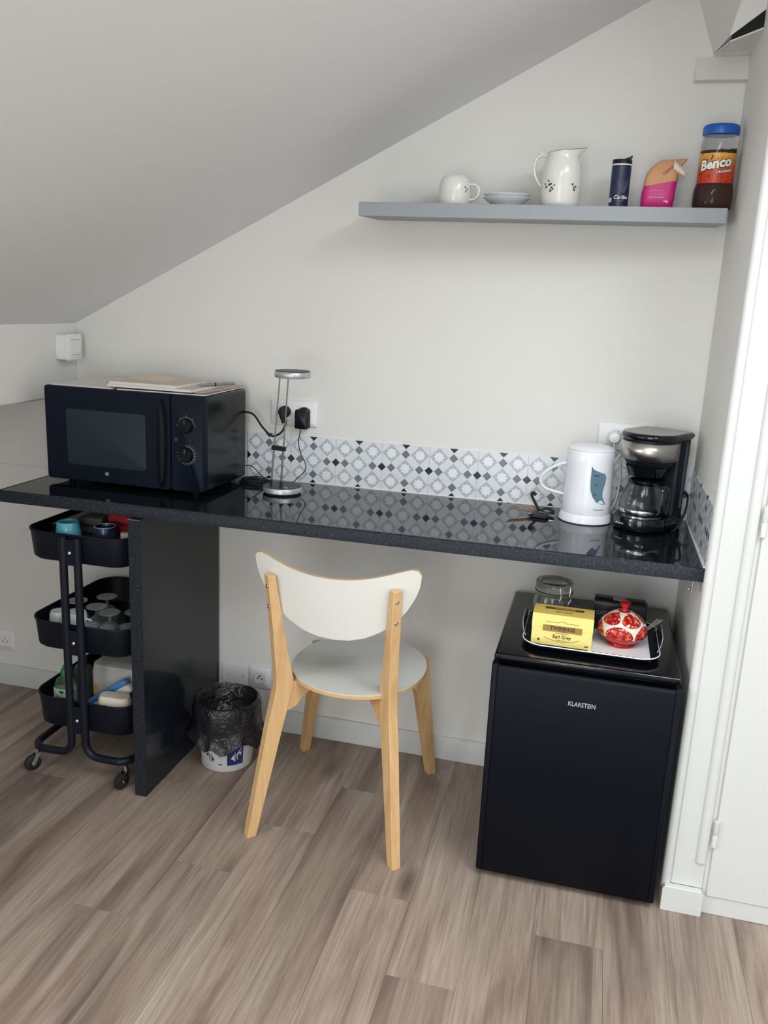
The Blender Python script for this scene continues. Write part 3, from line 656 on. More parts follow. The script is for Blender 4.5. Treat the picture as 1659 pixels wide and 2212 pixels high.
for kz, marks, arcs in ((0.2055, [180, 135, 90, 45, 0], (8, 172)), (0.1215, [95, 72, 52, 34, 16, -2, -20, -38, -56, -76, -98, -118, -140, 170, 190, 205], (-130, 95))):
    kn = MB().lathe([(0.0215, 0.0), (0.0205, 0.010), (0.0185, 0.0125), (0.0, 0.0125)], 32).build('knob', 'black_knob', mw, (0.4665, 0.0, kz), (PI / 2, 0, 0))
    B('pointer', 'print_dim', kn, -0.0006, 0.006, 0.0126, 0.0006, 0.018, 0.0130)
    m = MB(); a0, a1 = arcs
    m.tube([(0.0250 * math.cos(math.radians(a0 + (a1 - a0) * j / 30)), -0.0002, 0.0250 * math.sin(math.radians(a0 + (a1 - a0) * j / 30))) for j in range(31)], 0.0005, 6)
    m.tube([(0.0232 * math.cos(math.radians(a0 + (a1 - a0) * j / 30)), -0.0002, 0.0232 * math.sin(math.radians(a0 + (a1 - a0) * j / 30))) for j in range(31)], 0.0003, 6)
    for a in marks:
        x, z = 0.0285 * math.cos(math.radians(a)), 0.0285 * math.sin(math.radians(a)); m.box(x - 0.0016, -0.0006, z - 0.0011, x + 0.0016, 0.0002, z + 0.0011)
    m.build('dial_scale', 'print_dim', mw, (0.4665, 0.0004, kz))
MB().tube([(0.4335 + 0.0035 * math.cos(a * PI / 8), 0.0004, 0.1640 + 0.0035 * math.sin(a * PI / 8)) for a in range(16)], 0.0006, 6, True).build('indicator_ring', 'print_dim', mw)
for x, y in ((0.05, 0.05), (0.47, 0.05), (0.05, 0.26), (0.47, 0.26)): MB().lathe([(0.010, 0.0004), (0.012, Z0 + 0.0015)], 14, cap0=True, cap1=True).build('foot', 'black_rubber', mw, (x, y, 0))
def mwl(x, y, z):
    c, s = math.cos(0.0195), math.sin(0.0195); dx, dy = x + 1.8759, y + 0.3285; return (dx * c - dy * s, dx * s + dy * c, z - HC)
MB().tube([mwl(*p) for p in smooth_path([(-1.37, -0.055, 1.105), (-1.33, -0.045, 1.098), (-1.295, -0.050, 1.060), (-1.262, -0.055, 1.036), (-1.235, -0.052, 1.046), (-1.222, -0.045, 1.070), (-1.224, -0.036, 1.085)])], 0.0035, 8).build('power_cord', 'black_rubber', mw)
m = MB().lathe([(0.0185, 0.0), (0.0185, 0.014), (0.013, 0.030), (0.0, 0.033)], 24); pl = m.build('plug', 'black_rubber', mw, mwl(-1.2335, -0.0135, 1.110), (PI / 2, 0, 0))
MB().tube([(0, 0, 0.022), (0, -0.012, 0.026), (0.004, -0.034, 0.026)], [0.010, 0.009, 0.0048], 10).build('strain_relief', 'black_rubber', pl)

TOPM = HC + Z1 + 0.0001
def sheet(name, mat, label, cat, corners, z, t, curl=0.0, group=None, edge=None):
    """thin stack of paper with given floor plan corners"""
    m = MB(); a = [(x, y, z) for x, y in corners]; b = [(x, y, z + t) for x, y in corners]
    th = thing(name, label, cat, (corners[0][0], corners[0][1], z), 0, group)
    k = [(x - corners[0][0], y - corners[0][1]) for x, y in corners]
    if edge:
        MB().loft([lp(k, 0.0006), lp(k, t - 0.0006)], True, True, False).build('pages', edge, th)
        MB().loft([lp(k, 0), lp(k, 0.0005)], True, True, False).build('back_cover', mat, th); MB().loft([lp(k, t - 0.0005), lp(k, t)], True, True, False).build('front_cover', mat, th)
    else: MB().loft([lp(k, 0), lp(k, t)], True, True, False).build('sheets', mat, th)
    return th
def rot_rect(cx, cy, w_, d_, a):
    c, s = math.cos(a), math.sin(a); return [(cx + x * c - y * s, cy + x * s + y * c) for x, y in ((-w_ / 2, -d_ / 2), (w_ / 2, -d_ / 2), (w_ / 2, d_ / 2), (-w_ / 2, d_ / 2))]
sheet('road_map', 'paper_white', 'white folded map lying flat on the microwave', 'map', rot_rect(-1.752, -0.182, 0.205, 0.28, -0.02), TOPM, 0.004)
sheet('magazine', 'paper_grey', 'grey magazine at the bottom of the paper stack', 'magazine', rot_rect(-1.500, -0.180, 0.275, 0.285, 0.02), TOPM, 0.004, edge='paper_white')
sheet('leaflet', 'paper_pink', 'pale pink leaflet between magazine and notebooks', 'leaflet', rot_rect(-1.478, -0.155, 0.215, 0.275, -0.05), TOPM + 0.0043, 0.0025)
nb = sheet('notebook', 'paper_cream', 'wide spiral notebook under the small notebook', 'notebook', rot_rect(-1.535, -0.215, 0.270, 0.210, -0.02), TOPM + 0.0071, 0.008, edge='paper_white')
m = MB()
for k in range(14): m.tube([(-0.002 + 0.006 * math.cos(a * PI / 6), 0.012 + k * 0.014, 0.005 + 0.0065 * math.sin(a * PI / 6)) for a in range(12)], 0.0006, 5, True)
m.build('spiral_binding', 'black_rubber', nb)
sheet('notebook', 'paper_cream', 'small cream notebook topmost on the microwave stack', 'notebook', rot_rect(-1.555, -0.225, 0.215, 0.190, -0.02), TOPM + 0.0153, 0.008, edge='paper_white')
en = MB().add([(0, 0, 0), (0.13, -0.02, 0.0), (0.15, 0.10, 0.0), (0.02, 0.11, 0.010), (0, 0, 0.0008), (0.13, -0.02, 0.0008), (0.15, 0.10, 0.0008), (0.02, 0.11, 0.0108)], [(3, 2, 1, 0), (4, 5, 6, 7), (0, 1, 5, 4), (1, 2, 6, 5), (2, 3, 7, 6), (3, 0, 4, 7)])
en.build('envelope', 'kraft_light', None, (-1.66, -0.238, TOPM + 0.0236), tag=('creased beige envelope lying on the small notebook', 'envelope'))
pe = thing('ballpoint_pen', 'grey ballpoint pen lying on the spiral notebook', 'pen', (-1.425, -0.235, TOPM + 0.0205), 1.0)
MB().tube([(0, 0, 0), (0.012, 0, 0), (0.05, 0, 0), (0.09, 0, 0), (0.128, 0, 0)], [0.0012, 0.0042, 0.0047, 0.0047, 0.0036], 12).build('barrel', 'pen_grey', pe)
MB().tube([(0.056, 0, 0), (0.062, 0, 0)], 0.0051, 12).build('grip_ring', 'black_rubber', pe); B('clip', 'chrome', pe, 0.085, -0.001, 0.0050, 0.126, 0.001, 0.0064)

# ================================================================== desk lamp
LX, LY = -1.180, -0.170
dl = thing('desk_lamp', 'slim silver and grey LED desk lamp with two rods', 'lamp', (LX, LY, HC))
MB().lathe([(0.0, 0.0002), (0.055, 0.0002), (0.0565, 0.003), (0.0565, 0.0045)], 40).build('base_foot', 'black_rubber', dl)
MB().lathe([(0.0565, 0.0048), (0.0585, 0.006), (0.0585, 0.0195), (0.0575, 0.021)], 48, cap0=True).build('base_rim', 'alu_ring', dl)
MB().lathe([(0.0573, 0.0190), (0.0565, 0.0215), (0.0, 0.0215)], 48).build('base_disc', 'lamp_grey', dl)
MB().lathe([(0.006, 0.0216), (0.006, 0.0225), (0.0, 0.0226)], 16, (0.022, -0.028, 0)).build('touch_button', 'chrome', dl)
rods = [((-0.032, -0.012, 0.0216), (-0.0085, -0.012, 0.349)), ((0.004, -0.024, 0.0216), (0.022, -0.024, 0.349))]
for a, b in rods:
    MB().tube([a, b], 0.0021, 10).build('rod', 'rod_steel', dl); MB().tube([a, (a[0] + (b[0] - a[0]) * 0.42, a[1], a[2] + (b[2] - a[2]) * 0.42)], 0.0029, 10).build('rod_sleeve', 'rod_steel', dl)
    MB().tube([a, (a[0] + 0.001, a[1], a[2] + 0.018)], 0.0042, 10).build('joint', 'black_rubber', dl)
def mid(k): return [tuple(Vector(a) + (Vector(b) - Vector(a)) * k) for a, b in rods]
p, q_ = mid(0.335), mid(0.375)
MB().loft([[(p[0][0] - 0.007, p[0][1] - 0.006, p[0][2]), (p[1][0] + 0.007, p[1][1] - 0.006, p[1][2]), (p[1][0] + 0.007, p[1][1] + 0.006, p[1][2]), (p[0][0] - 0.007, p[0][1] + 0.006, p[0][2])],
           [(q_[0][0] - 0.007, q_[0][1] - 0.006, q_[0][2]), (q_[1][0] + 0.007, q_[1][1] - 0.006, q_[1][2]), (q_[1][0] + 0.007, q_[1][1] + 0.006, q_[1][2]), (q_[0][0] - 0.007, q_[0][1] + 0.006, q_[0][2])]], True, True, False).build('rod_clip', 'black_rubber', dl, bevel=0.001)
HD = (0.033, -0.018, 0)
MB().lathe([(0.0, 0.349), (0.051, 0.349), (0.0525, 0.3505), (0.0525, 0.365), (0.051, 0.3665)], 48, HD).build('head_rim', 'alu_ring', dl)
MB().lathe([(0.0513, 0.3660), (0.0495, 0.3690), (0.0, 0.3690)], 48, HD).build('head_disc', 'lamp_grey', dl)
def dll(x, y, z): return (x - LX, y - LY, z - HC)
ad = MB().loft([lp(rrect(0.042, 0.060, 0.006, 4), 0.0), lp(rrect(0.042, 0.060, 0.006, 4), 0.026), lp(rrect(0.036, 0.054, 0.005, 4), 0.029)], True, True, False).build('power_adapter', 'black_satin', dl, dll(-1.172, -0.0125, 1.092), (PI / 2, 0, 0))
MB().lathe([(0.0185, 0.0), (0.0185, 0.012)], 24, (0.002, 0.018, 0), cap1=True).build('plug_collar', 'black_rubber', ad)
MB().tube([dll(*p) for p in smooth_path([(-1.178, -0.028, 1.065), (-1.178, -0.028, 1.050), (-1.182, -0.030, 1.02), (-1.172, -0.035, 0.985), (-1.152, -0.045, 0.955), (-1.150, -0.055, 0.935), (-1.165, -0.075, 0.915), (-1.175, -0.095, 0.902), (-1.1753, -0.118, 0.8985)])], 0.0016, 7).build('cable', 'black_rubber', dl)
m = MB()
for k in range(5):
    m.tube([dll(-1.305 + (0.052 - 0.003 * k) * math.cos(a * PI / 9), -0.085 + 0.028 * math.sin(a * PI / 9) + 0.003 * math.sin(k * 2), HC + 0.0022 + 0.0034 * k + 0.001 * math.sin(a + k)) for a in range(18)], 0.0017, 6, True)
m.tube([dll(*p) for p in smooth_path([(-1.35, -0.075, 0.935), (-1.325, -0.07, 0.938), (-1.295, -0.075, 0.918), (-1.262, -0.085, 0.893), (-1.236, -0.13, 0.8885)])], 0.0016, 6)
m.build('coiled_cable', 'black_rubber', dl)

# ================================================================== kettle
KX, KY, KR = -0.287, -0.120, 0.066
kt = thing('electric_kettle', 'white plastic electric kettle beside the coffee maker', 'kettle', (KX, KY, HC))
MB().lathe([(0.0, 0.0002), (0.070, 0.0002), (0.0735, 0.003), (0.0735, 0.006), (0.0700, 0.020), (0.0675, 0.026), (0.0, 0.026)], 48).build('base', 'kettle_white', kt)
MB().lathe([(0.066, 0.0265), (0.0668, 0.030), (0.0665, 0.06), (0.0655, 0.12), (0.0648, 0.17), (0.0645, 0.199), (0.063, 0.2015)], 48, cap0=True, cap1=True).build('body', 'kettle_white', kt)
MB().lathe([(0.0632, 0.2018), (0.0638, 0.2040), (0.0600, 0.2085), (0.044, 0.2140), (0.020, 0.2168), (0.0, 0.2172)], 48).build('lid', 'kettle_white', kt)
gp = [(-0.288, 1.05), (-0.282, 1.041), (-0.268, 1.035), (-0.253, 1.03), (-0.248, 1.02), (-0.25, 1.002), (-0.255, 0.983), (-0.255, 0.968), (-0.243, 0.944), (-0.256, 0.945), (-0.27, 0.951), (-0.28, 0.966), (-0.286, 0.983), (-0.288, 1.007), (-0.288, 1.032)]
def on_k(x, z, h):
    r = 0.0665 - 0.012 * max(0, z - HC - 0.06) + h; a = -PI / 2 + (x + 0.289 + 0.004) / 0.058
    return (r * math.cos(a), r * math.sin(a), z - HC)
MB().loft([[on_k(x, z, -0.0005) for x, z in gp], [on_k(x, z, 0.0010) for x, z in gp]], True, True, False).build('water_gauge', 'gauge_blue', kt)
for z, s in ((1.025, 'MAX'), (1.000, '1.0'), (0.972, '0.5')): text(s, 0.006, 'text_black', kt, (lambda z: lambda a, b, h: on_k(-0.275 + a, z + b, 0.0011 + h))(z), 'gauge_mark', 0.0003)
text('Techwood', 0.0062, 'text_black', kt, lambda a, b, h: on_k(-0.262 + a, 0.929 + b, 0.0004 + h), 'lettering', 0.0003)
MB().tube(smooth_path([(-0.058, -0.004, 0.160), (-0.074, -0.010, 0.158), (-0.100, -0.015, 0.146), (-0.125, -0.018, 0.125), (-0.132, -0.018, 0.104), (-0.120, -0.016, 0.086), (-0.094, -0.010, 0.076), (-0.062, -0.004, 0.070)]), 0.0042, 10, flat=2.0).build('handle', 'plastic_white', kt)
MB().loft([[(0.050, -0.022, 0.165), (0.050, 0.022, 0.165), (0.055, 0, 0.130)], [(0.082, -0.010, 0.199), (0.082, 0.010, 0.199), (0.082, 0, 0.190)]], True, True, False).build('spout', 'kettle_white', kt, bevel=0.002)
def ktl(x, y, z): return (x - KX, y - KY, z - HC)
pg = MB().lathe([(0.019, 0.0), (0.019, 0.010), (0.014, 0.030), (0.0, 0.034)], 24).build('plug', 'plastic_white', kt, ktl(-0.2275, -0.0125, 1.112), (PI / 2, 0, 0))
MB().tube([ktl(*p) for p in smooth_path([(-0.2265, -0.030, 1.095), (-0.222, -0.034, 1.075), (-0.208, -0.030, 1.055), (-0.2, -0.028, 1.00), (-0.205, -0.030, 0.93), (-0.225, -0.040, 0.8905), (-0.245, -0.055, 0.8905)])], 0.0032, 8).build('power_cord', 'plastic_white', kt)

# ================================================================== coffee maker
CMX, CMY = -0.124, -0.132
cm = thing('coffee_maker', 'black drip coffee maker with steel band and glass carafe', 'coffee maker', (CMX, CMY, HC), -0.50)
def dee(w_, yf, yb, n=16, r=0.014):
    hw_ = w_ / 2; cy = yf + hw_; pts = [(hw_ * math.cos(PI + PI * j / n), cy + hw_ * math.sin(PI + PI * j / n)) for j in range(n + 1)]
    for (sx, a) in ((1, 0), (-1, 90)):
        for j in range(4): t = math.radians(a + 30 * j); pts.append((sx * (hw_ - r) + r * math.cos(t), yb - r + r * math.sin(t)))
    return pts
MB().loft([lp(dee(0.128, -0.094, 0.078), 0.0002), lp(dee(0.140, -0.100, 0.084), 0.006), lp(dee(0.142, -0.101, 0.085), 0.030), lp(dee(0.138, -0.098, 0.083), 0.040)], True, True, True).build('base', 'black_gloss', cm, bevel=0.002)
MB().lathe([(0.056, 0.0402), (0.056, 0.0425), (0.0, 0.0425)], 32, (0, -0.030, 0)).build('hot_plate', 'chrome', cm)
MB().loft([lp(rrect(0.136, 0.060, 0.014, 4, 0, 0.052), 0.0402), lp(rrect(0.140, 0.062, 0.014, 4, 0, 0.052), 0.250)], True, True, True).build('tower', 'black_satin', cm)
MB().loft([lp(dee(0.112, -0.078, 0.020), 0.176), lp(dee(0.140, -0.094, 0.0205), 0.200), lp(dee(0.144, -0.097, 0.0205), 0.250)], True, True, True).build('head', 'black_satin', cm)
n = 22; hwb = 0.0735; cyb = -0.099 + hwb
outer = [(hwb * math.cos(PI * 1.0 + PI * j / n), cyb + hwb * math.sin(PI * 1.0 + PI * j / n)) for j in range(n + 1)]
front_ = [(-hwb, 0.012)] + outer + [(hwb, 0.000)]
m = MB(); m.loft([[(x, y, 0.196 if i < len(front_) - 2 else 0.196) for i, (x, y) in enumerate(front_)], [(x * 1.004, y - 0.0003, 0.243) for x, y in front_]], False, False, True, False)
m.loft([[(x * 0.98, y, 0.196) for x, y in front_], [(x * 0.984, y, 0.243) for x, y in front_]], False, False, True, False)
sb = m.build('steel_band', 'steel_brushed', cm); so = sb.modifiers.new('thick', 'SOLIDIFY'); so.thickness = 0.0006
MB().loft([lp(dee(0.147, -0.100, 0.086), 0.2502), lp(dee(0.153, -0.104, 0.089), 0.256), lp(dee(0.153, -0.104, 0.089), 0.261), lp(dee(0.143, -0.098, 0.084), 0.267), lp(dee(0.120, -0.085, 0.070), 0.2665)], True, True, True).build('lid', 'black_gloss', cm)
MB().lathe([(0.032, 0.146), (0.046, 0.150), (0.056, 0.176)], 32, (0, -0.030, 0), cap0=True, cap1=True).build('filter_basket', 'black_gloss', cm)
ca = MB().lathe([(0.050, 0.043), (0.057, 0.047), (0.0615, 0.060), (0.0615, 0.072), (0.057, 0.095), (0.047, 0.118), (0.040, 0.130), (0.0385, 0.130), (0.0455, 0.117), (0.0553, 0.095), (0.0598, 0.072), (0.0598, 0.061), (0.055, 0.0487), (0.0, 0.0485)], 40, (0, -0.030, 0), cap0=True).build('carafe', 'glass', cm)
MB().lathe([(0.0600, 0.0475), (0.0622, 0.052), (0.0622, 0.060), (0.0618, 0.0605), (0.0618, 0.0523), (0.0596, 0.0478)], 40, (0, -0.030, 0)).build('carafe_band', 'chrome', ca)
MB().lathe([(0.0415, 0.126), (0.0440, 0.130), (0.0440, 0.137), (0.036, 0.1425), (0.0, 0.143)], 32, (0, -0.030, 0), cap0=True).build('carafe_lid', 'black_gloss', ca)
e1 = Vector((0.88, -0.47, 0)).normalized(); cc = Vector((0, -0.030, 0))
hp = smooth_path([tuple(cc + e1 * 0.040 + Vector((0, 0, 0.134))), tuple(cc + e1 * 0.062 + Vector((0, 0, 0.136))), tuple(cc + e1 * 0.088 + Vector((0, 0, 0.128))), tuple(cc + e1 * 0.094 + Vector((0, 0, 0.100))), tuple(cc + e1 * 0.090 + Vector((0, 0, 0.066))), tuple(cc + e1 * 0.076 + Vector((0, 0, 0.057))), tuple(cc + e1 * 0.0615 + Vector((0, 0, 0.058)))])
MB().tube(hp, 0.0072, 10, flat=1.9).build('carafe_handle', 'black_gloss', ca)
for z, s in ((0.104, '-5-'), (0.090, '-4-'), (0.078, '-2-')): text(s, 0.0065, 'text_white', ca, wrap(0, -0.030, 0.0615 - max(0, z - 0.074) * 0.20 + 0.0010, -PI / 2 - 0.15, z), 'cup_mark', 0.0003)
MB().prism([(-0.006, 0.06), (0.006, 0.06), (0.007, 0.235), (-0.004, 0.238)], lambda u, v, h: (h, 0.052 + u, v), 0.0695, 0.0716).build('water_gauge', 'gauge_clear', cm)
text('essentiel b', 0.0072, 'text_white', cm, wrap(0, -0.030, 0.0716, -PI / 2 - 0.42, 0.021), 'lettering', 0.0004)
MB().tube(smooth_path([(0.045, 0.079, 0.100), (0.074, 0.078, 0.096), (0.090, 0.052, 0.082), (0.097, 0.026, 0.052), (0.093, 0.006, 0.022), (0.083, 0.0, 0.0040), (0.076, 0.006, 0.0040)]), 0.0032, 8).build('power_cord', 'black_rubber', cm)

# ================================================================== keys
ky = thing('key_bunch', 'bunch of brass and silver keys lying on the worktop', 'keys', (-0.447, -0.125, HC)); ky.scale = (1.18, 1.18, 1.1)
MB().tube([(0.015 + 0.013 * math.cos(a * PI / 10), 0.012 * math.sin(a * PI / 10), 0.0045 + 0.003 * math.sin(a * PI / 10 + 1)) for a in range(20)], 0.0011, 6, True).build('split_ring', 'chrome', ky)
def key(name, mat, ang, x, y, z, L, pitch):
    m = MB(); m.prism([(0.010 * math.cos(a * PI / 8), 0.010 * math.sin(a * PI / 8)) for a in range(16)], lambda u, v, h: (u - 0.004, v, h), -0.001, 0.001)
    m.prism([(0.004, -0.0032), (L, -0.0032), (L + 0.003, 0), (L, 0.003), (L * 0.8, 0.0018), (L * 0.7, 0.0034), (L * 0.6, 0.0018), (L * 0.5, 0.0034), (0.004, 0.0034)], lambda u, v, h: (u, v, h), -0.001, 0.001)
    return m.build(name, mat, ky, (x, y, z), (0, pitch, ang))
key('key', 'brass', PI * 1.02, 0.008, 0.0, 0.0145, 0.058, -0.19); key('key', 'brass', PI * 1.10, 0.006, -0.006, 0.010, 0.050, -0.12); key('key', 'chrome', -0.32, 0.022, -0.002, 0.0105, 0.045, 0.12)
MB().loft([[(x, y, 0.0012) for x, y in rrect(0.044, 0.017, 0.008, 4)], [(x, y, 0.006) for x, y in rrect(0.046, 0.019, 0.009, 4)], [(x * 0.8, y * 0.8, 0.0095) for x, y in rrect(0.046, 0.019, 0.009, 4)]], True, True, True).build('key_fob', 'black_satin', ky, (0.030, -0.026, 0), (0, 0, -0.25))
MB().tube(smooth_path([(0.026, 0.006, 0.012), (0.014, 0.022, 0.028), (0.004, 0.034, 0.044), (0.008, 0.037, 0.050), (0.014, 0.037, 0.044)]), 0.0024, 8, flat=1.8).build('strap_hook', 'black_rubber', ky)
MB().tube(smooth_path([(0.028, 0.010, 0.010), (0.045, 0.018, 0.016), (0.060, 0.012, 0.010), (0.050, 0.0, 0.006), (0.030, 0.004, 0.008)]), 0.0030, 8, flat=1.6).build('strap', 'black_rubber', ky)

# ================================================================== things on the wall shelf
TILT = math.atan(0.0105 / (DS - 0.0005)); ZS = ZS + (DS - 0.11) * math.tan(TILT)      # the shelf droops a little towards the room
SY = -0.11
mg = thing('coffee_cup', 'white porcelain cup standing upside down on the shelf', 'cup', (-0.719, SY, ZS))
MB().lathe([(0.0375, 0.0002), (0.0385, 0.004), (0.0390, 0.030), (0.0375, 0.058), (0.0335, 0.070), (0.028, 0.0755), (0.0265, 0.0775), (0.0255, 0.0775), (0.0245, 0.074), (0.0, 0.0735)], 40).build('body', 'porcelain', mg)
MB().tube(smooth_path([(0.0370, -0.004, 0.056), (0.050, -0.005, 0.055), (0.0600, -0.006, 0.044), (0.0590, -0.006, 0.028), (0.049, -0.005, 0.017), (0.0375, -0.004, 0.016)]), 0.0038, 10, flat=1.5).build('handle', 'porcelain', mg)
m = MB()
for dx, dz in ((0, 0), (0.004, 0.006), (-0.002, 0.011)): m.lathe([(0.0022, 0), (0.0, 0.0006)], 8, (dx, dz, 0))
m.build('flower_decor', 'flower_dark', mg, (0.0310, -0.0237, 0.036), (PI / 2, 0, 0.92))
for k, lab in ((0, 'white saucer under another saucer on the shelf'), (1, 'white saucer stacked on top of another saucer')):
    sa = thing('saucer', lab, 'saucer', (-0.577, SY, ZS + 0.0085 * k), 0); sa.rotation_euler.x = TILT
    MB().lathe([(0.0, 0.0004), (0.032, 0.0004), (0.035, 0.0004), (0.038, 0.004), (0.050, 0.012), (0.0625, 0.0215), (0.0635, 0.0228), (0.0625, 0.0238), (0.049, 0.0145), (0.036, 0.0065), (0.0, 0.0062)], 48).build('dish', 'porcelain_white', sa)

jg = thing('milk_jug', 'white porcelain jug with painted flowers on the shelf', 'jug', (-0.437, SY, ZS))
prof = [(0.044, 0.0003), (0.0480, 0.004), (0.0500, 0.014), (0.0497, 0.020), (0.0512, 0.045), (0.0512, 0.082), (0.0498, 0.103), (0.0450, 0.119), (0.0415, 0.129), (0.0408, 0.138)]
loops = []; NJ = 44
for r, z in prof: loops.append([(r * math.cos(2 * PI * j / NJ), r * math.sin(2 * PI * j / NJ), z) for j in range(NJ)])
def rim(rr, zz):
    out = []
    for j in range(NJ):
        a = 2 * PI * j / NJ; c = math.cos(a); sp = max(0.0, c) ** 6
        out.append(((rr + 0.018 * sp) * c, (rr * (1 - 0.15 * sp)) * math.sin(a), zz + 0.009 * (c * 0.5 + 0.5) + 0.006 * sp))
    return out
loops += [rim(0.0405, 0.140), rim(0.0415, 0.143), rim(0.0395, 0.1432)]
loops += [[(0.038 * math.cos(2 * PI * j / NJ), 0.038 * math.sin(2 * PI * j / NJ), 0.132) for j in range(NJ)], [(0.046 * math.cos(2 * PI * j / NJ), 0.046 * math.sin(2 * PI * j / NJ), 0.10) for j in range(NJ)], [(0.046 * math.cos(2 * PI * j / NJ), 0.046 * math.sin(2 * PI * j / NJ), 0.01) for j in range(NJ)]]
MB().loft(loops, True, True, True).build('body', 'porcelain', jg)
MB().tube([(x, y, z + 0.0003) for x, y, z in rim(0.0407, 0.1434)], 0.0006, 5, True).build('rim_line', 'flower_dark', jg)
MB().tube(smooth_path([(-0.041, 0, 0.134), (-0.052, 0, 0.139), (-0.066, 0, 0.131), (-0.0725, 0, 0.112), (-0.0700, 0, 0.088), (-0.060, 0, 0.068), (-0.0505, 0, 0.056)]), 0.0040, 10, flat=1.5).build('handle', 'porcelain', jg)
MB().tube(smooth_path([(-0.052, 0, 0.138), (-0.057, 0, 0.146), (-0.062, 0, 0.148)]), [0.004] * 12 + [0.002], 8).build('thumb_rest', 'porcelain', jg)
def decor(spots, mat, name):
    m = MB()
    for a, z, s in spots:
        r = 0.0512; c = Vector((r * math.cos(a), r * math.sin(a), z)); nrm = Vector((math.cos(a), math.sin(a), 0)); t1 = Vector((-math.sin(a), math.cos(a), 0))
        pts = [c + nrm * 0.0004 + t1 * (s * math.cos(k * PI / 4) * (1 if k % 2 else 0.55)) + Vector((0, 0, s * math.sin(k * PI / 4) * (1 if k % 2 else 0.55))) for k in range(8)]
        m.loft([[tuple(p - nrm * 0.001) for p in pts], [tuple(p) for p in pts]], False, True, False)
    m.build(name, mat, jg)
A0 = -PI / 2 - 0.1
decor([(A0 - 0.62, 0.052, 0.0045), (A0 - 0.44, 0.058, 0.0050), (A0 - 0.50, 0.068, 0.0036), (A0 - 0.30, 0.050, 0.0040), (A0 - 0.36, 0.042, 0.0046), (A0 - 0.72, 0.060, 0.0032), (A0 - 0.16, 0.056, 0.0030), (A0 + 0.78, 0.060, 0.0042), (A0 + 0.98, 0.054, 0.0042), (A0 + 0.90, 0.046, 0.0046)], 'flower_dark', 'painted_leaves')
decor([(A0 - 0.34, 0.060, 0.0042), (A0 - 0.24, 0.046, 0.0036), (A0 + 0.86, 0.052, 0.0036)], 'flower_red', 'painted_blossoms')

cn = thing('sugar_dispenser', 'dark blue sugar dispenser tube with black flip cap', 'canister', (-0.286, SY, ZS))
MB().lathe([(0.0, 0.0003), (0.0245, 0.0003), (0.0245, 0.108)], 36, cap1=True).build('tube', 'canister_navy', cn)
MB().lathe([(0.0248, 0.1082), (0.0248, 0.1115)], 36, cap0=True, cap1=True).build('ring', 'text_white', cn)
MB().lathe([(0.0246, 0.1117), (0.0246, 0.1215), (0.0235, 0.123), (0.0, 0.123)], 36).build('cap', 'black_satin', cn)
MB().prism([(-0.008, 0.1232), (0.004, 0.1245), (0.016, 0.129), (0.0235, 0.133), (0.0245, 0.130), (0.0215, 0.1245), (0.018, 0.1232)], lambda u, v, h: (u, h, v), -0.010, 0.010).build('spout_flap', 'black_satin', cn, bevel=0.001)
AC = -PI / 2 - 0.06
text('Caribe', 0.0135, 'text_white', cn, wrap(0, 0, 0.0247, AC + 0.22, 0.028), shear=0.3, offset=0.0002)
text('CANNE', 0.005, 'print_dim', cn, wrap(0, 0, 0.0247, AC + 0.22, 0.0195), 'small_lettering')
m = MB()
for k in range(7):
    a = AC + 0.15 + k * 0.07; m.tube([(0.0247 * math.cos(a + t * 0.04 * (k - 3)), 0.0247 * math.sin(a + t * 0.04 * (k - 3)), 0.040 + t * 0.008) for t in range(5)], [0.0004, 0.0005, 0.0005, 0.0004, 0.0001], 4)
m.build('cane_drawing', 'print_dim', cn)
MB().lathe([(0.0248, 0.016), (0.0248, 0.027)], 6, a0=AC - 1.25, a1=AC - 0.75).build('info_square', 'text_white', cn)

bg_ = thing('sugar_bag', 'pink and brown paper sugar bag folded over at top', 'bag', (-0.190, SY, ZS))
def bagloop(w_, d_, cx, cz, tilt, k, cy=0.0):
    pts = rrect(w_, d_, min(w_, d_) * 0.32, 5, 0, 0); out = []
    for i, (x, y) in enumerate(pts):
        nz = noise.noise(Vector((x * 45 + k, y * 45, cz * 60))) * 0.0035
        out.append((cx + x * (1 + nz * 8) + nz, cy + y * (1 + nz * 10), cz + x * tilt + nz * 0.8))
    return out
MB().loft([bagloop(0.074, 0.052, -0.001, 0.0015, 0, 0), bagloop(0.078, 0.058, -0.001, 0.006, 0, 1), bagloop(0.081, 0.060, 0.001, 0.03, 0.03, 2), bagloop(0.083, 0.058, 0.002, 0.050, 0.14, 3), bagloop(0.082, 0.056, 0.004, 0.068, 0.20, 4)], True, True, True).build('bag_body', 'pink', bg_)
kt_ = MB().loft([bagloop(0.0835, 0.0575, 0.004, 0.0655, 0.20, 4), bagloop(0.083, 0.057, 0.004, 0.080, 0.20, 5), bagloop(0.078, 0.050, 0.006, 0.097, 0.14, 6), bagloop(0.076, 0.040, 0.014, 0.110, 0.10, 7), bagloop(0.072, 0.026, 0.024, 0.121, 0.10, 8), bagloop(0.062, 0.014, 0.032, 0.1285, 0.06, 9)], True, True, True).build('bag_top', 'kraft', bg_)
MB().loft([[(0.030 + 0.004 * k, -0.020 + 0.016 * math.cos(a * PI / 5) * (1 - 0.05 * k), 0.112 - 0.003 * k + (0.015 - 0.0008 * k) * math.sin(a * PI / 5) + 0.0015 * math.sin(3 * a)) for a in range(10)] for k in range(8)], True, True, True).build('folded_end', 'kraft_light', kt_)
for dx in (-0.012, 0.006): MB().tube([(dx - 0.008, -0.0312, 0.037), (dx + 0.008, -0.0312, 0.038), (dx + 0.008, -0.0312, 0.047), (dx - 0.008, -0.0312, 0.046)], 0.0004, 4, True).build('printed_frame', 'text_white', bg_)
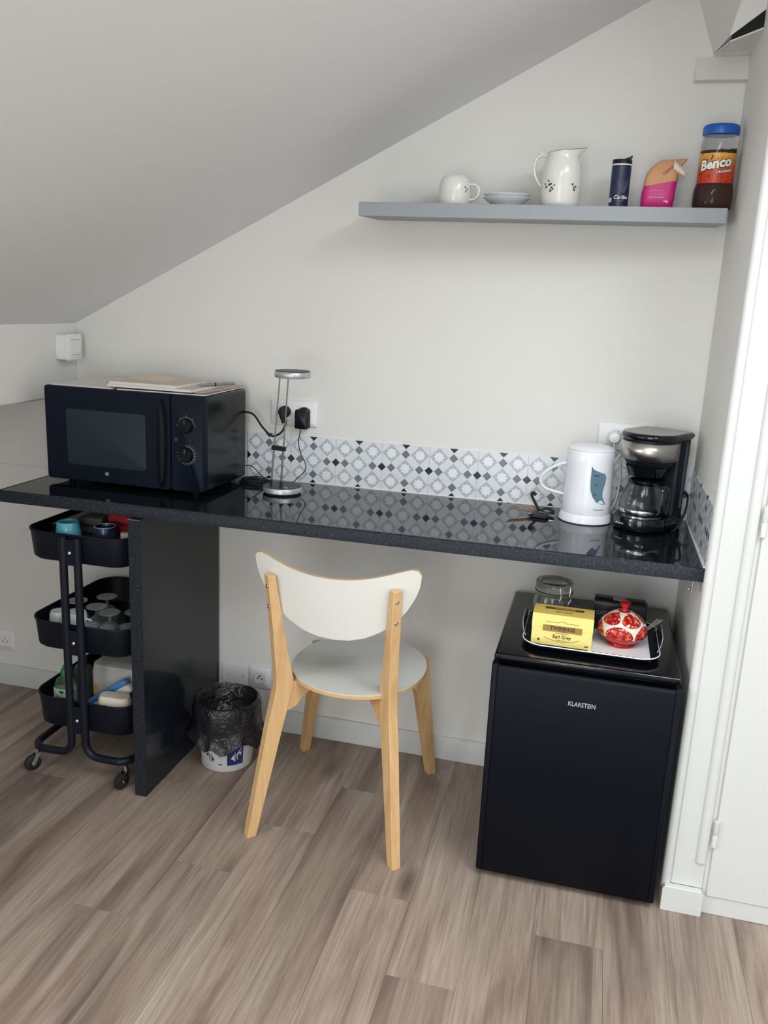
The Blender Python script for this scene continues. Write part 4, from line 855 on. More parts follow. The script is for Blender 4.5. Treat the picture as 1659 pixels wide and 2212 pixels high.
text('1kg', 0.008, 'text_white', bg_, flat(0.020, -0.0308, 0.020), offset=0.0002); text('SUCRE EN POUDRE', 0.0042, 'text_white', bg_, flat(-0.004, -0.0310, 0.030), 'small_lettering')
text('CANNE', 0.009, 'text_red', kt_, flat(0.018, -0.0285, 0.098, 0.75), 'lettering')

bj = thing('cocoa_jar', 'clear cocoa powder jar with orange label and blue lid', 'jar', (-0.0555, SY, ZS))
MB().lathe([(0.044, 0.0003), (0.0475, 0.004), (0.0490, 0.020), (0.0490, 0.045), (0.0470, 0.058), (0.0445, 0.066), (0.0435, 0.110), (0.0440, 0.145), (0.0430, 0.168), (0.0400, 0.184), (0.0385, 0.190)], 44, cap0=True, cap1=True).build('jar_body', 'clear_plastic', bj)
powder = MB().lathe([(0.042, 0.002), (0.0455, 0.005), (0.0472, 0.020), (0.0472, 0.045), (0.0452, 0.058), (0.0427, 0.066), (0.0417, 0.110), (0.0421, 0.150)], 44, cap0=True)
top_ = [[(rr * math.cos(2 * PI * j / 44), rr * math.sin(2 * PI * j / 44), 0.150 + 0.006 * noise.noise(Vector((rr * 90 * math.cos(2 * PI * j / 44), rr * 90 * math.sin(2 * PI * j / 44), 3))) + rr * 0.10 * math.cos(2 * PI * j / 44)) for j in range(44)] for rr in (0.0421, 0.03, 0.016, 0.002)]
powder.loft([[(x, y, 0.150) for x, y, z in top_[0]]] + top_, False, True, True); powder.build('cocoa_powder', 'cocoa', bj)
MB().lathe([(0.0405, 0.189), (0.0435, 0.1905), (0.0440, 0.194), (0.0440, 0.207), (0.0415, 0.2135), (0.034, 0.2165), (0.0, 0.2170)], 44, cap0=True).build('lid', 'lid_blue', bj)
AB = -PI / 2 - 0.10
lb = MB(); lb.lathe([(0.0449, 0.0675), (0.0440, 0.110), (0.0444, 0.1425)], 30, a0=AB - 1.28, a1=AB + 1.28); lb.lathe([(0.0446, 0.0675), (0.0437, 0.110), (0.0441, 0.1425)], 30, a0=AB - 1.28, a1=AB + 1.28)
lb = lb.build('label', 'jar_label', bj)
text('Benco', 0.0345, 'text_black', lb, wrap(0, 0, 0.0452, AB - 0.10, 0.115, 0.17), 'lettering_shadow', 0.0003, offset=0.0030, shear=0.2, sx=0.90)
text('Benco', 0.0345, 'text_white', lb, wrap(0, 0, 0.0457, AB - 0.10, 0.115, 0.17), 'lettering', 0.0004, offset=0.0014, shear=0.2, sx=0.90)
text('ORIGINAL', 0.0088, 'text_black', lb, wrap(0, 0, 0.0452, AB + 0.42, 0.0965, 0.17), 'small_lettering_shadow', 0.0003, offset=0.0011)
text('ORIGINAL', 0.0088, 'text_white', lb, wrap(0, 0, 0.0457, AB + 0.42, 0.0965, 0.17), 'small_lettering', 0.0004, offset=0.0002)

for o, sc_ in ((mg, (1.12, 1.12, 0.98)), (jg, (1, 1, 0.93)), (cn, (1, 1, 0.97)), (bg_, (1, 1, 0.94)), (bj, (1, 1, 0.93))): o.rotation_euler.x = TILT; o.scale = sc_

# ================================================================== fridge
FX0, FY0, FW, FD, FH = -0.4713, -0.5666, 0.4503, 0.5350, 0.620
fr = thing('mini_fridge', 'black mini fridge under the right end of worktop', 'fridge', (FX0 + FW / 2, FY0 + FD / 2, 0))
hx, hy = FW / 2, FD / 2
B('cabinet', 'fridge_black', fr, -hx + 0.004, -hy + 0.050, 0.018, hx - 0.004, hy, 0.598, 0.004)
B('top_panel', 'fridge_top', fr, -hx + 0.001, -hy + 0.030, 0.5985, hx - 0.001, hy, FH, 0.006, seg=3)
dpts = [(-hy + 0.047, 0.016), (-hy + 0.008, 0.016), (-hy, 0.024), (-hy, 0.590), (-hy + 0.003, 0.5975), (-hy + 0.008, 0.600), (-hy + 0.012, 0.594), (-hy + 0.026, 0.586), (-hy + 0.047, 0.586)]
fd = MB().prism(dpts, lambda u, v, h: (h, u, v), -hx + 0.016, hx - 0.016).build('door', 'fridge_black', fr)
for s in (-1, 1): MB().prism([(-hy + 0.047, 0.016), (-hy + 0.008, 0.016), (-hy, 0.024), (-hy, 0.594), (-hy + 0.006, 0.6035), (-hy + 0.029, 0.6060), (-hy + 0.029, 0.597), (-hy + 0.047, 0.597)], lambda u, v, h: (h, u, v), s * (hx - 0.0158), s * hx).build('door_end', 'fridge_black', fd, bevel=0.003)
B('handle_recess', 'fridge_top', fd, -hx + 0.060, -hy + 0.0135, 0.5862, hx - 0.060, -hy + 0.046, 0.5900)
B('gasket', 'plastic_white', fr, hx - 0.020, -hy + 0.0474, 0.02, hx - 0.0045, -hy + 0.0498, 0.58)
text('KLARSTEIN', 0.0165, 'print_light', fd, flat(-0.001, -hy - 0.0001, 0.5285), 'lettering', 0.0008, offset=0.0001, sx=0.80)
for x in (-hx + 0.04, hx - 0.04):
    for y in (-hy + 0.08, hy - 0.05): MB().disc(0.014, 0.0003, 0.0178, 16).build('foot', 'black_rubber', fr, (x, y, 0))

# ---- tray and what stands on it
TZ = FH + 0.0004
ty = thing('serving_tray', 'black serving tray with white rim on the fridge', 'tray', (-0.240, -0.345, TZ))
def trl(w_, d_, r, z, wav=0.0):
    return [(x, y, z + (wav * max(0.0, abs(x) - w_ * 0.42) / (w_ * 0.08) * max(0, 1 - abs(y) / (d_ * 0.33)) if wav else 0)) for x, y in rrect(w_, d_, r, 8)]
tl = [trl(0.312, 0.252, 0.045, 0.0), trl(0.336, 0.276, 0.052, 0.009), trl(0.342, 0.282, 0.055, 0.0145), trl(0.338, 0.278, 0.053, 0.0145), trl(0.332, 0.272, 0.051, 0.0095), trl(0.309, 0.249, 0.044, 0.0016)]
MB().loft(tl, True, True, True).build('tray_body', 'black_satin', ty)
MB().tube([(x, y, z) for x, y, z in trl(0.3402, 0.2802, 0.054, 0.0152)], 0.0016, 6, True).build('rim', 'plastic_white', ty)
for s in (-1, 1):
    m = MB(); m.tube(smooth_path([(s * 0.164, -0.078, 0.013), (s * 0.172, -0.066, 0.026), (s * 0.176, -0.050, 0.043), (s * 0.176, -0.020, 0.048), (s * 0.176, 0.020, 0.048), (s * 0.176, 0.050, 0.043), (s * 0.172, 0.066, 0.026), (s * 0.164, 0.078, 0.013)]), 0.0010, 8); m.build('handle_wire', 'print_light', ty)
    MB().loft([[(s * 0.1705, y, z0) for y, z0 in ((-0.070, 0.014), (0.070, 0.014))], [(s * 0.1745, y, z0) for y, z0 in ((-0.050, 0.044), (0.050, 0.044))]], False, False, False, False).build('handle_side', 'black_satin', ty).modifiers.new('thick', 'SOLIDIFY').thickness = 0.0012
B('tray_liner', 'plastic_white', ty, -0.005, -0.116, 0.0018, 0.148, 0.10, 0.0022)
m = MB()
for r in range(2):
    for k in range(18):
        if (k + r) % 2 == 0: m.box(-0.003 + k * 0.0082, -0.114 + r * 0.0065, 0.0022, -0.003 + (k + 1) * 0.0082, -0.1075 + r * 0.0065, 0.0025)
m.build('checked_border', 'red_check', ty)
def tlq(x, y, z=0.0): return (x, y, TZ + 0.0024 + z)
tb = thing('tea_box', 'yellow Earl Grey tea box standing on the tray', 'box', tlq(-0.313, -0.4075), -0.01)
BW, BD, BH = 0.152, 0.072, 0.084
B('carton', 'tea_yellow', tb, -BW / 2, -BD / 2, 0, BW / 2, BD / 2, BH - 0.0008, 0.0008)
B('lid_top', 'tea_yellow_top', tb, -BW / 2, -BD / 2, BH - 0.0007, BW / 2, BD / 2, BH, 0.0004)
yf = -BD / 2
MB().prism([(-BW / 2 - 0.0004, 0.047), (BW / 2 + 0.0004, 0.047), (BW / 2 + 0.0004, BH - 0.001), (-BW / 2 - 0.0004, BH - 0.001)], lambda u, v, h: (u, h, v), yf - 0.0012, yf - 0.0001).build('lid_flap', 'tea_yellow', tb)
B('name_band', 'gold_print', tb, -0.048, yf - 0.0017, 0.039, 0.050, yf - 0.0013, 0.0555)
text('TWININGS', 0.0142, 'text_brown', tb, flat(0.001, yf - 0.0017, 0.0480), 'lettering', 0.0004, offset=0.0004, sx=0.90)
text('OF LONDON', 0.0034, 'text_brown', tb, flat(0.001, yf - 0.0017, 0.0411), 'small_lettering', 0.0003, space=1.2)
text('ORIGINAL', 0.0058, 'text_brown', tb, flat(0.001, yf - 0.0003, 0.0345), 'lettering', 0.0004, space=1.35)
text('Earl Grey', 0.0135, 'text_brown', tb, flat(0.001, yf - 0.0003, 0.0255), 'lettering', 0.0004, offset=0.0002, sx=0.88)
text('ENGLISH BLACK TEA', 0.0030, 'text_brown', tb, flat(0.001, yf - 0.0003, 0.0165), 'small_lettering', 0.0003)
m = MB(); m.tube([(x * 0.001, yf - 0.0003, 0.0128 + 0.0000045 * x * x) for x in range(-44, 45, 4)], 0.0005, 5); m.tube([(-0.040, yf - 0.0015, 0.0640), (-0.010, yf - 0.0015, 0.0640), (-0.006, yf - 0.0015, 0.0665), (0, yf - 0.0015, 0.0680), (0.006, yf - 0.0015, 0.0665), (0.010, yf - 0.0015, 0.0640), (0.042, yf - 0.0015, 0.0640)], 0.0005, 5)
m.box(-0.060, yf - 0.0005, 0.010, -0.054, yf - 0.0001, 0.016); m.box(0.058, yf - 0.0005, 0.007, 0.068, yf - 0.0001, 0.010); m.build('printed_lines', 'gold_dark', tb)
B('top_band', 'gold_dark', tb, -0.048, 0.004, BH + 0.0001, 0.050, 0.020, BH + 0.0004)
text('TWININGS', 0.0125, 'tea_yellow_top', tb, lambda a, b, h: (0.001 + a, 0.012 + b, BH + 0.0004 + h), 'lettering', 0.0003, sx=0.9)
text('Earl Grey', 0.0125, 'text_brown', tb, lambda a, b, h: (0.001 + a, -0.012 + b, BH + 0.0001 + h), 'lettering', 0.0003, sx=0.88)

jr = thing('preserving_jar', 'clear glass preserving jar with wire clip behind tea box', 'jar', tlq(-0.3465, -0.3105))
GP = [(0.044, 0.0003), (0.050, 0.004), (0.0525, 0.012), (0.0525, 0.070), (0.0500, 0.084), (0.0460, 0.092), (0.0455, 0.100), (0.0490, 0.102), (0.0490, 0.106), (0.0435, 0.107), (0.0432, 0.092), (0.0475, 0.083), (0.0498, 0.070), (0.0498, 0.014), (0.046, 0.0065), (0.0, 0.006)]
MB().lathe(GP, 40, cap0=True).build('jar_body', 'glass_jar', jr)
MB().lathe([(0.049, 0.1085), (0.0500, 0.110), (0.0500, 0.128), (0.0480, 0.132), (0.040, 0.1335), (0.037, 0.129), (0.034, 0.127), (0.0, 0.1268)], 40, cap0=True).build('glass_lid', 'glass_jar', jr)
MB().lathe([(0.047, 0.1062), (0.0505, 0.1064), (0.0505, 0.1082), (0.047, 0.1084)], 40).build('rubber_seal', 'black_rubber', jr)
AJ = -PI / 2 + 0.62; ej = Vector((math.cos(AJ), math.sin(AJ), 0)); tj = Vector((-math.sin(AJ), math.cos(AJ), 0))
def J(r, t, z): return tuple(ej * r + tj * t + Vector((0, 0, z)))
m = MB(); m.tube([(0.0485 * math.cos(a * PI / 16), 0.0485 * math.sin(a * PI / 16), 0.0965) for a in range(32)], 0.0010, 6, True)
for s in (-1, 1):
    m.tube(smooth_path([J(0.051, s * 0.016, 0.128), J(0.0535, s * 0.015, 0.118), J(0.0545, s * 0.013, 0.104), J(0.055, s * 0.017, 0.094), J(0.054, s * 0.012, 0.084), J(0.055, s * 0.010, 0.066)]), 0.0011, 6)
m.tube([J(0.051, -0.016, 0.128), J(0.053, 0, 0.130), J(0.051, 0.016, 0.128)], 0.0011, 6); m.tube([J(0.055, -0.010, 0.066), J(0.0555, 0, 0.063), J(0.055, 0.010, 0.066)], 0.0011, 6)
m.build('wire_clip', 'steel_brushed', jr)

cb = thing('coffee_packet', 'black coffee packet lying behind the red sugar bowl', 'packet', tlq(-0.168, -0.262), -0.03); cb.scale = (1, 1, 1.40)
MB().loft([[(-0.070, y, z) for y, z in rrect(0.050, 0.062, 0.010, 3, 0, 0.0315)], [(-0.064, y, z) for y, z in rrect(0.056, 0.0625, 0.012, 3, 0, 0.0315)], [(0.060, y, z) for y, z in rrect(0.056, 0.0625, 0.012, 3, 0, 0.0315)], [(0.068, y, z) for y, z in rrect(0.046, 0.055, 0.010, 3, 0, 0.030)]], True, True, True).build('wrapper', 'box_black', cb, bevel=0.001)
MB().prism([(-0.026, 0.0630), (-0.002, 0.0630), (0.006, 0.0630), (-0.008, 0.0630)], lambda u, v, h: (u, -0.018 + (h - 0.0) * 0.030, v), 0, 1).build('label', 'print_light', cb) if False else B('label', 'print_light', cb, -0.022, -0.020, 0.0629, 0.010, 0.012, 0.0633)
text('500 g', 0.007, 'print_dim', cb, lambda a, b, h: (-0.048 + a, -0.004 + b, 0.0629 + h), 'lettering'); text('CAFE', 0.012, 'print_dim', cb, flat(-0.048, -0.0282, 0.036), 'lettering')

sb_ = thing('sugar_bowl', 'red painted ceramic sugar bowl with lid on the tray', 'bowl', tlq(-0.163, -0.3665), 0.15)
MB().lathe([(0.0, 0.0003), (0.030, 0.0003), (0.0345, 0.0015), (0.0350, 0.004), (0.0330, 0.008), (0.044, 0.016), (0.056, 0.025), (0.0615, 0.033), (0.0630, 0.042), (0.0615, 0.052), (0.0570, 0.0605), (0.0545, 0.0630)], 48, cap1=True).build('bowl', 'painted_ceramic', sb_)
ld_ = MB().lathe([(0.0550, 0.0634), (0.0545, 0.0650), (0.049, 0.072), (0.038, 0.0815), (0.024, 0.0885), (0.012, 0.0915), (0.0, 0.0918)], 48, cap0=True).build('lid', 'painted_ceramic', sb_)
MB().lathe([(0.0095, 0.0905), (0.0080, 0.097), (0.0080, 0.103), (0.0125, 0.109), (0.0140, 0.113), (0.0110, 0.1165), (0.0, 0.117)], 24).build('knob', 'ceramic_red', ld_)
for k in range(3):
    o = B('stirrer_stick', 'paper_white', None, 0.0, -0.0022, 0.0, 0.075, 0.0022, 0.0012); o.location = tlq(-0.1215 + 0.004 * k, -0.3015 + 0.0055 * k, 0.0006)
    o.rotation_euler = (0, -0.86 + 0.05 * k, 0.0); settag(o, 'white stirrer stick leaning out behind the red sugar bowl', 'stirrer', 'stirrers beside the sugar bowl')

# ================================================================== storage cart
CX0, CYC = -1.700, -0.255
ct = thing('storage_cart', 'black three tier metal cart on castors beside support panel', 'cart', (CX0, CYC, 0))
CWD, CDP = 0.344, 0.440
trays = [(0.682, 0.770), (0.405, 0.494), (0.150, 0.250)]
for zb, zt in trays:
    a = rrect(CWD - 0.014, CDP - 0.014, 0.062, 7); b = rrect(CWD, CDP, 0.068, 7); a2 = rrect(CWD - 0.017, CDP - 0.017, 0.060, 7); b2 = rrect(CWD - 0.003, CDP - 0.003, 0.0665, 7); a3 = rrect(CWD - 0.034, CDP - 0.034, 0.052, 7)
    tr = MB().loft([lp(a3, zb), lp(a, zb + 0.008), lp(b, zt), lp(b2, zt), lp(a2, zb + 0.009), lp(a3, zb + 0.0015)], True, True, True).build('tray', 'black_metal', ct)
    MB().tube(lp(rrect(CWD + 0.001, CDP + 0.001, 0.0685, 7), zt), 0.0032, 8, True).build('rim', 'black_metal', tr)
YF = -CDP / 2 - 0.013
for sy in (-1, 1):
    yv = YF if sy < 0 else -YF
    for sx in (-1, 1):
        x0 = sx * 0.0235
        path = [(x0, yv, 0.768), (x0, yv, 0.5), (x0, yv, 0.25), (x0, yv, 0.150)]
        path += smooth_path([(x0, yv, 0.135), (x0 + sx * 0.004, yv, 0.108), (x0 + sx * 0.022, yv, 0.088), (x0 + sx * 0.050, yv, 0.0825), (x0 + sx * 0.100, yv, 0.0825), (sx * 0.143, yv - sy * 0.006, 0.0825), (sx * 0.162, yv - sy * 0.028, 0.0825), (sx * 0.166, yv - sy * 0.060, 0.0825), (sx * 0.166, 0.0, 0.0825)], 5)
        MB().tube(path, 0.0116, 12).build('frame_tube', 'black_metal', ct)
    for (zb, zt) in trays:
        MB().box(-0.030, yv - 0.004, zb + 0.002, 0.030, yv + 0.004, zt - 0.010).build('bracket_plate', 'black_metal', ct, bevel=0.002)
        MB().lathe([(0.0, 0.0045), (0.004, 0.0038), (0.0066, 0.0012), (0.0068, 0.0)], 14).build('screw', 'chrome', ct, (0, yv + sy * 0.0042, (zb + zt) / 2 - 0.004), (PI / 2 if sy < 0 else -PI / 2, 0, 0))
def castor(x, y, ang):
    t = MB().lathe([(0.007, 0.0605), (0.007, 0.072)], 12, cap0=True, cap1=True)
    t.lathe([(0.0105, 0.0560), (0.0115, 0.0575), (0.0115, 0.0610), (0.0095, 0.0625)], 16, cap0=True, cap1=True)
    for s in (-1, 1): t.prism([(-0.008, 0.057), (0.008, 0.057), (0.013, 0.045), (0.021, 0.030), (0.020, 0.020), (0.012, 0.020), (0.004, 0.036)], lambda u, v, h: (u, h, v), s * 0.0100, s * 0.0115)
    f = t.build('castor', 'steel_brushed', ct, (x, y, 0), (0, 0, ang))
    MB().lathe([(0.0, -0.0078), (0.020, -0.0078), (0.0245, -0.0055), (0.0255, 0.0), (0.0245, 0.0055), (0.020, 0.0078), (0.0, 0.0078)], 28).build('wheel', 'black_rubber', f, (0.016, 0, 0.0258), (PI / 2, 0, 0))
    MB().lathe([(0.0, -0.0128), (0.0045, -0.0125), (0.0045, 0.0125), (0.0, 0.0128)], 12).build('axle', 'chrome', f, (0.016, 0, 0.0258), (PI / 2, 0, 0))
castor(-0.155, -0.222, -2.2); castor(0.152, -0.226, -1.9); castor(-0.155, 0.205, -2.4); castor(0.155, 0.205, -1.6)
for i, z in enumerate((0.0,)): pass

def on(x, y, z): return (x, y, z)
Z1T, Z2T, Z3T = 0.6838, 0.4068, 0.1518           # tray floors
# -- top tier
tc_ = thing('teal_mug', 'teal ceramic mug upside down in the top cart tier', 'mug', on(-1.750, -0.420, Z1T))
MB().lathe([(0.0370, 0.0003), (0.0375, 0.055), (0.0355, 0.082), (0.0315, 0.108), (0.0300, 0.1105), (0.0282, 0.1105), (0.0272, 0.1035), (0.0, 0.1030)], 36).build('body', 'teal', tc_)
MB().lathe([(0.0268, 0.1036), (0.0, 0.1037)], 32).build('base_recess', 'teal', tc_)
nc = thing('navy_mug', 'navy blue mug upside down in the top cart tier', 'mug', on(-1.632, -0.415, Z1T))
MB().lathe([(0.0345, 0.0003), (0.0340, 0.060), (0.0320, 0.102), (0.0310, 0.1065), (0.0292, 0.1070), (0.0280, 0.1010), (0.0, 0.1005)], 36).build('body', 'navy_cup', nc)
MB().tube([(0.0300 * math.cos(a * PI / 14), 0.0300 * math.sin(a * PI / 14), 0.1073) for a in range(28)], 0.0010, 6, True).build('foot_rim', 'print_light', nc)
def cloth(name, mat, label, cat, cx, cy, z, w_, d_, h, layers, rz, lean=0.0):
    t = thing(name, label, cat, (cx, cy, z), rz)
    for k in range(layers):
        zz = h * k / layers; hh_ = h / layers * 0.92; loops = []
        for i in range(9):
            x = -w_ / 2 + w_ * i / 8; L = []
            for y, z_ in rrect(d_ * (1 - 0.04 * k), hh_, hh_ * 0.45, 3, 0, zz + hh_ / 2):
                nz = noise.noise(Vector((x * 22 + k * 3, y * 22, zz * 40))); L.append((x * (1 - 0.03 * k), y + 0.004 * nz, z_ * (1 + lean * (x / w_)) + 0.006 * (nz + 0.5) * (z_ / max(h, 1e-3))))
            loops.append(L)
        MB().loft(loops, True, True, True).build('fold', mat, t)
    return t
cloth('red_towel', 'red_cloth', 'folded red cloth in the top cart tier', 'cloth', -1.606, -0.292, Z1T + 0.001, 0.105, 0.150, 0.128, 4, -0.12, 0.05)
cloth('grey_cloth', 'grey_cloth', 'folded grey cloth beside the red cloth in cart', 'cloth', -1.727, -0.270, Z1T + 0.001, 0.084, 0.180, 0.104, 4, 0.04, 0.05)
fb = thing('foil_roll_box', 'long 30 m foil roll box in the top cart tier', 'box', on(-1.812, -0.225, Z1T), 0.0)
B('carton', 'foil_box', fb, -0.026, -0.150, 0.0008, 0.026, 0.150, 0.083, 0.001); B('carton_end', 'box_black', fb, -0.0262, -0.1515, 0.0008, 0.0262, -0.1502, 0.083)
text('30m', 0.015, 'text_white', fb, flat(0.003, -0.1516, 0.070), 'lettering', 0.0003, offset=0.0003)
B('red_stripe', 'red_cloth', fb, 0.010, -0.150, 0.0831, 0.020, 0.150, 0.0834)
MB().loft([lp(rrect(0.040, 0.020, 0.002, 2), 0.0005), lp(rrect(0.040, 0.020, 0.002, 2), 0.090)], True, True, False).build('paper_card', 'paper_cream', None, (-1.570, -0.395, Z1T), (0, 0, 0.45), tag=('cream paper card standing beside the navy mug', 'card'))
# -- middle tier
def wine_glass(label, x, y, s=1.0):
    t = thing('wine_glass', label, 'glass', on(x, y, Z2T), 0, 'glasses in the middle cart tier')
    MB().lathe([(0.030 * s, 0.0004), (0.0345 * s, 0.030), (0.0330 * s, 0.048), (0.020 * s, 0.062), (0.0060 * s, 0.068), (0.0048, 0.080), (0.0070, 0.0905), (0.022, 0.0945), (0.0315, 0.0960), (0.0315, 0.0975), (0.0, 0.0985)], 32).build('bowl_and_stem', 'wine_glass', t)
    MB().tube([(0.0312 * math.cos(a * PI / 12), 0.0312 * math.sin(a * PI / 12), 0.0972) for a in range(24)], 0.0009, 6, True).build('foot_rim', 'wine_glass', t)
    return t
LBL = ['clear wine glass upside down behind the two white cups', 'clear wine glass upside down between white cups and dark bowl', 'clear wine glass upside down between white cups and dark bowl', 'clear wine glass upside down half hidden by the support panel', 'clear wine glass upside down between white cups and dark bowl']
for k, (x, y) in enumerate(((-1.806, -0.310), (-1.722, -0.335), (-1.658, -0.365), (-1.588, -0.335), (-1.742, -0.245))): wine_glass(LBL[k], x, y)
bw = thing('dark_bowl', 'dark grey bowl upside down behind the wine glasses', 'bowl', on(-1.630, -0.185, Z2T))
MB().lathe([(0.074, 0.0004), (0.0745, 0.020), (0.071, 0.058), (0.058, 0.092), (0.045, 0.108), (0.040, 0.112), (0.038, 0.112), (0.036, 0.108), (0.0, 0.107)], 40).build('body', 'bowl_dark', bw)
MB().tube([(0.0392 * math.cos(a * PI / 14), 0.0392 * math.sin(a * PI / 14), 0.1123) for a in range(28)], 0.0009, 6, True).build('foot_rim', 'print_dim', bw)
wc = thing('white_cup', 'white cup upside down between the cart uprights', 'cup', on(-1.752, -0.400, Z2T))
MB().lathe([(0.036, 0.0004), (0.0365, 0.040), (0.034, 0.085), (0.031, 0.098), (0.028, 0.100), (0.0, 0.0985)], 32).build('body', 'porcelain_white', wc)
MB().tube(smooth_path([(0.034, 0, 0.080), (0.052, 0, 0.076), (0.056, 0, 0.050), (0.048, 0, 0.028), (0.035, 0, 0.025)]), 0.0038, 8).build('handle', 'porcelain_white', wc)
ws = thing('white_cup', 'white cup beside the left wall of the middle tier', 'cup', on(-1.820, -0.385, Z2T))
MB().lathe([(0.030, 0.0004), (0.031, 0.040), (0.028, 0.078), (0.024, 0.088), (0.0, 0.088)], 28).build('body', 'porcelain_white', ws)
for k, (x, y) in enumerate(((-1.686, -0.425), (-1.628, -0.428), (-1.578, -0.400))):
    g = thing('tumbler', 'clear water tumbler upside down at the middle tier front', 'glass', on(x, y, Z2T), 0, 'tumblers in the middle cart tier')
    MB().lathe([(0.0255, 0.0004), (0.0245, 0.050), (0.0225, 0.078), (0.0, 0.080), (0.0, 0.074), (0.0205, 0.072), (0.0225, 0.050), (0.0235, 0.0004)], 28).build('body', 'wine_glass', g)
# -- bottom tier
sbt = thing('dish_soap_bottle', 'clear dish soap bottle with green cap in cart', 'bottle', on(-1.803, -0.395, Z3T), 0.12)
def el(rx, ry, z, n=32): return [(rx * math.cos(2 * PI * j / n), ry * math.sin(2 * PI * j / n), z) for j in range(n)]
MB().loft([el(0.034, 0.020, 0.0004), el(0.038, 0.024, 0.006), el(0.038, 0.024, 0.085), el(0.036, 0.023, 0.100), el(0.028, 0.019, 0.120), el(0.016, 0.014, 0.131), el(0.012, 0.012, 0.135)], True, True, True).build('bottle_body', 'soap_bottle', sbt)
MB().loft([el(0.032, 0.018, 0.003), el(0.0362, 0.0222, 0.008), el(0.0362, 0.0222, 0.092)], True, True, True).build('liquid', 'soap_liquid', sbt)
MB().lathe([(0.0125, 0.1352), (0.0125, 0.150), (0.010, 0.158), (0.006, 0.160), (0.0055, 0.168), (0.0, 0.1685)], 24, cap0=True).build('cap', 'cap_green', sbt)
lo_ = []; AS = -PI / 2
def els(z, off, a0=-0.98, a1=0.98, n=16): return [((0.038 + off) * math.cos(AS + a0 + (a1 - a0) * j / n), (0.024 + off) * math.sin(AS + a0 + (a1 - a0) * j / n), z) for j in range(n + 1)]
lbl = MB().loft([els(0.036, 0.0004), els(0.036, 0.0009), els(0.098, 0.0009), els(0.098, 0.0004)], False, False, True, False).build('label', 'label_green', sbt)
def onb(x, z): return lambda a, b, h: ((0.0392 + h) * math.sin((x + a) / 0.036), -(0.0252 + h) * math.cos((x + a) / 0.036), z + b)
text('Rainett', 0.0165, 'text_red', lbl, onb(0.002, 0.069), 'lettering', 0.0004, offset=0.0005, sx=0.85)
m = MB(); fn = onb(0.0, 0.0)
for x, z, s in ((-0.004, 0.091, 0.005), (0.003, 0.091, 0.004), (0.0, 0.087, 0.006)): m.loft([[fn(x + s * math.cos(k * PI / 3), z + s * 0.6 * math.sin(k * PI / 3), 0.0002) for k in range(6)], [fn(x + s * math.cos(k * PI / 3), z + s * 0.6 * math.sin(k * PI / 3), 0.0005) for k in range(6)]], False, True, False)
m.build('emblem', 'cap_green', lbl)
fn = onb(0.0, 0.0); m = MB()
for k in range(7): m.loft([[fn(-0.024 + k * 0.008, 0.043, 0.0002), fn(-0.018 + k * 0.008, 0.048, 0.0002), fn(-0.020 + k * 0.008, 0.041, 0.0002)], [fn(-0.024 + k * 0.008, 0.043, 0.0005), fn(-0.018 + k * 0.008, 0.048, 0.0005), fn(-0.020 + k * 0.008, 0.041, 0.0005)]], False, True, False)
m.build('leaf_border', 'cap_green', lbl)
b2_ = thing('clear_bottle', 'clear squat bottle behind the dish soap in cart', 'bottle', on(-1.802, -0.300, Z3T))
MB().lathe([(0.0, 0.0004), (0.028, 0.0004), (0.031, 0.006), (0.031, 0.108), (0.026, 0.125), (0.013, 0.135), (0.012, 0.140)], 28, cap1=True).build('bottle_body', 'soap_bottle', b2_); MB().disc(0.013, 0.1402, 0.154, 20).build('cap', 'bowl_dark', b2_)
cw = thing('napkin_pack', 'white plastic wrapped paper napkin pack in cart', 'pack', on(-1.662, -0.215, Z3T), 0.0)
def pk(w_, d_, z, k, tlt=0.0): return [(x + 0.003 * noise.noise(Vector((x * 30, y * 30, k))), y, z + tlt * y + 0.005 * noise.noise(Vector((x * 20, y * 20, k + 5)))) for x, y in rrect(w_, d_, 0.022, 6)]
wr = MB().loft([pk(0.170, 0.225, 0.006, 0), pk(0.184, 0.242, 0.022, 1), pk(0.184, 0.242, 0.130, 2), pk(0.176, 0.232, 0.155, 3), pk(0.140, 0.190, 0.163, 4)], True, True, True).build('wrapper', 'white_wrap', cw)
for x, y, a, b in ((-0.040, 0.040, 0.024, 0.016), (0.012, 0.008, 0.034, 0.005), (0.016, -0.008, 0.020, 0.007), (-0.002, -0.030, 0.030, 0.004)): B('print_patch', 'print_dim', wr, x - a / 2, y - b / 2, 0.1665, x + a / 2, y + b / 2, 0.1672)
B('orange_stripe', 'sponge_orange', wr, -0.080, -0.1225, 0.030, -0.066, -0.1185, 0.090)
wp = thing('wipes_pack', 'blue and white wet wipes pack leaning in cart', 'pack', on(-1.655, -0.368, Z3T), 0.0)
ML = Matrix.Translation((0, 0, 0.072)) @ Matrix.Rotation(-0.60, 4, 'Y')
def blob(w_, d_, h, mm): return [[tuple(mm @ Vector((x * s_, y * s_, z))) for x, y in rrect(w_, d_, min(w_, d_) * 0.35, 4)] for z, s_ in ((-h / 2, 0.88), (-h * 0.3, 1.0), (h * 0.3, 1.0), (h / 2, 0.88))]
MB().loft(blob(0.165, 0.030, 0.030, ML), True, True, True).build('pouch', 'paper_white', wp)
MB().loft(blob(0.162, 0.031, 0.018, ML @ Matrix.Translation((0, 0, 0.0242))), True, True, True).build('printed_face', 'blue_pack', wp)
sg = thing('sponge', 'cream cleaning sponge at the front of bottom tier', 'sponge', on(-1.612, -0.424, Z3T), 0.06)
